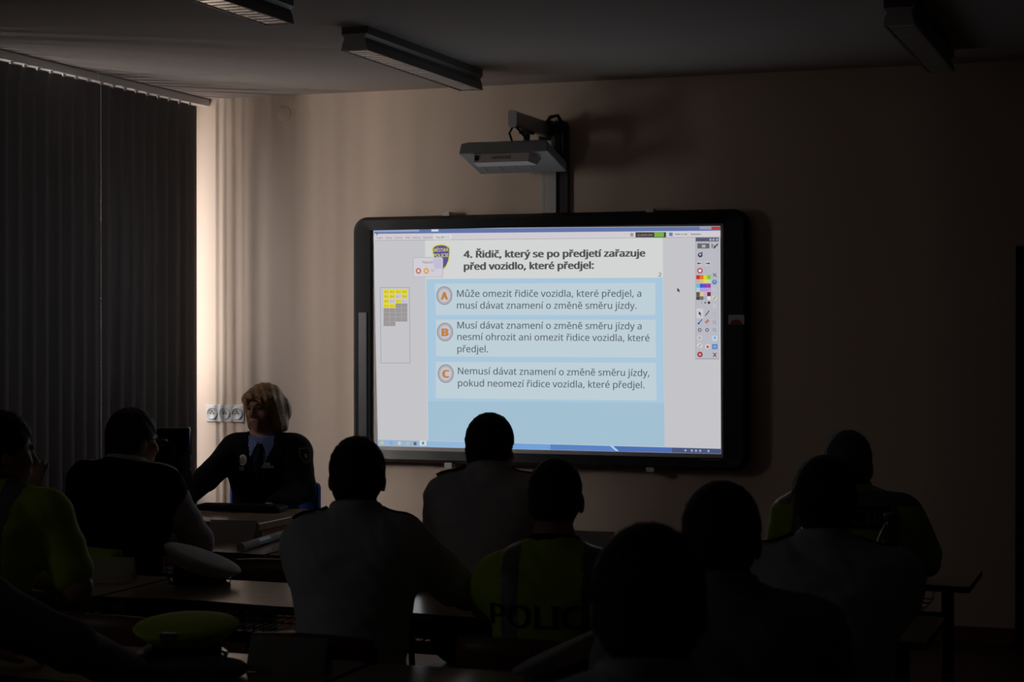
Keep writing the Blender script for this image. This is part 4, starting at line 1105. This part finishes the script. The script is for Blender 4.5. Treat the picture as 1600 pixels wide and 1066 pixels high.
def peaked_cap(c, label, crown, yaw=0, tiltx=0, tilty=0, scale=1.0, badge=True, under=None):
    o = empty('peaked_cap', c, math.radians(yaw)); tag(o, label, 'cap')
    T = Matrix.Rotation(math.radians(tiltx), 3, 'X') @ Matrix.Rotation(math.radians(tilty), 3, 'Y'); s = scale
    MB().lathe([(.088 * s, 0), (.092 * s, .002), (.092 * s, .05 * s), (.088 * s, .055 * s)], n=40).build('band', M_navy, o)
    MB().lathe([(.090 * s, -.012), (.11 * s, .0), (.138 * s, .022), (.143 * s, .03), (.138 * s, .036), (.10 * s, .041), (0, .043)], c=(0, 0, .058 * s), M=T, n=48).build('crown', crown, o)
    vs = []; n = 20
    for i in range(n + 1):
        t = PI * (i / n) ; 
        for r_, z in ((.091, .012), (.12, .004), (.145, -.008)): vs.append((math.cos(t) * min(r_, .105) * s, math.sin(t) * r_ * s * (1.0), max(.003, z + .01)))
    fs = [(3 * i + j, 3 * i + 3 + j, 3 * i + 4 + j, 3 * i + 1 + j) for i in range(n) for j in (0, 1)]
    v = MB().add(vs, fs, 0, True).build('visor', M_gloss, o); md = v.modifiers.new('t', 'SOLIDIFY'); md.thickness = .003
    if badge: MB().lathe([(0, .004), (.016, .003), (.018, 0)], c=(0, .094 * s, .045), M=Matrix.Rotation(-PI / 2, 3, 'X'), n=20).build('badge', M_silver, o)
    return o
c = at_z(312, 912, TH); c.z = TH + .002
peaked_cap(c, 'white topped peaked cap tilted on the second row table', M_cap, 22, 2, 20, 1.0)
c = at_z(292, 1030, TH); c.z = TH + .002
hcap = peaked_cap(c, 'peaked cap with hi-vis yellow cover on the nearest table', M_hiv, 10, 6, 0, 1.0)
MB().box((-.024, -.146, .068), (.018, -.118, .09), b=.004).build('cover_label', M_refl, hcap)
c = at_z(305, 1058, TH); c.z = TH + .002
o = empty('flat_cap', c); tag(o, 'flat dark grey cap with a pale V mark in front of the hi-vis cap', 'cap')
m_ = MB().lathe([(0, 0), (.10, 0), (.13, .008), (.137, .02), (.125, .03), (.06, .036), (0, .037)], n=44); m_.build('crown', mat('felt_grey', (.10, .10, .10), .9), o)
MB().add([(-.05, -.045, .0355), (-.03, -.075, .0355), (-.005, -.05, .0365), (-.01, -.046, .0365), (-.03, -.067, .0355), (-.044, -.043, .0355)], [(0, 1, 4, 5), (1, 2, 3, 4)]).build('emblem', M_cap, o)
c = at_z(888, 1068, TH); c.z = TH + .002
peaked_cap(c, 'white topped peaked cap on the nearest right table beside the near head', M_cap, 20, -9, -24, 1.0)
# hi-vis jackets hung over chair backs
def hung_jacket(q, label):
    vs = []; fs = []; n = 24; prof = [(-.33, .60), (-.325, .72), (-.315, .80), (-.285, .835), (-.255, .83), (-.235, .74), (-.23, .60)]
    m = MB()
    for i in range(n + 1):
        s = -1 + 2 * i / n
        for y, z in prof:
            vs.append((s * .225, y - .03 * (1 - s * s) + .006 * math.sin(9 * s + z * 20), z + .012 * (1 - s * s) - (.02 * math.sin(s * 7) if z < .62 else 0)))
    k = len(prof)
    for i in range(n):
        for j in range(k - 1):
            fs.append((i * k + j, (i + 1) * k + j, (i + 1) * k + j + 1, i * k + j + 1))
    m.add(vs, fs, 0, True); m.mi = [1 if (t // (k - 1)) in (6, 7, 16, 17) else 0 for t in range(len(fs))]
    o = m.build('hi_vis_jacket', HV); md = o.modifiers.new('t', 'SOLIDIFY'); md.thickness = .006
    o.location = (q[0], q[1], 0); tag(o, label, 'jacket')
hc_ = FIG['c']['hip']; hung_jacket((hc_.x, hc_.y), 'hi-vis jacket hung on the chair back of the person in a dark vest')
# green bottle
c = at(1390, 850, 5.44)
o = empty('water_bottle', (c.x, c.y, TH + .001)); tag(o, 'green plastic bottle in front of the grey-haired person', 'bottle')
MB().lathe([(0, .004), (.036, .0), (.043, .01), (.043, .09), (.040, .10), (.043, .11), (.043, .2), (.040, .215), (.043, .23), (.034, .275), (.018, .305), (.0145, .318), (.0145, .33)], n=32).build('bottle_body', glass('green_pet', (.55, .75, .58), .12), o)
MB().lathe([(0, .345), (.015, .345), (.0165, .343), (.0165, .326), (.0, .325)], n=24).build('bottle_cap', mat('green_cap', (.03, .22, .09), .4), o)
MB().lathe([(.0435, .12), (.0437, .122), (.0437, .195), (.0435, .197)], n=32).build('bottle_label', mat('bottle_label', (.06, .16, .12), .5), o)
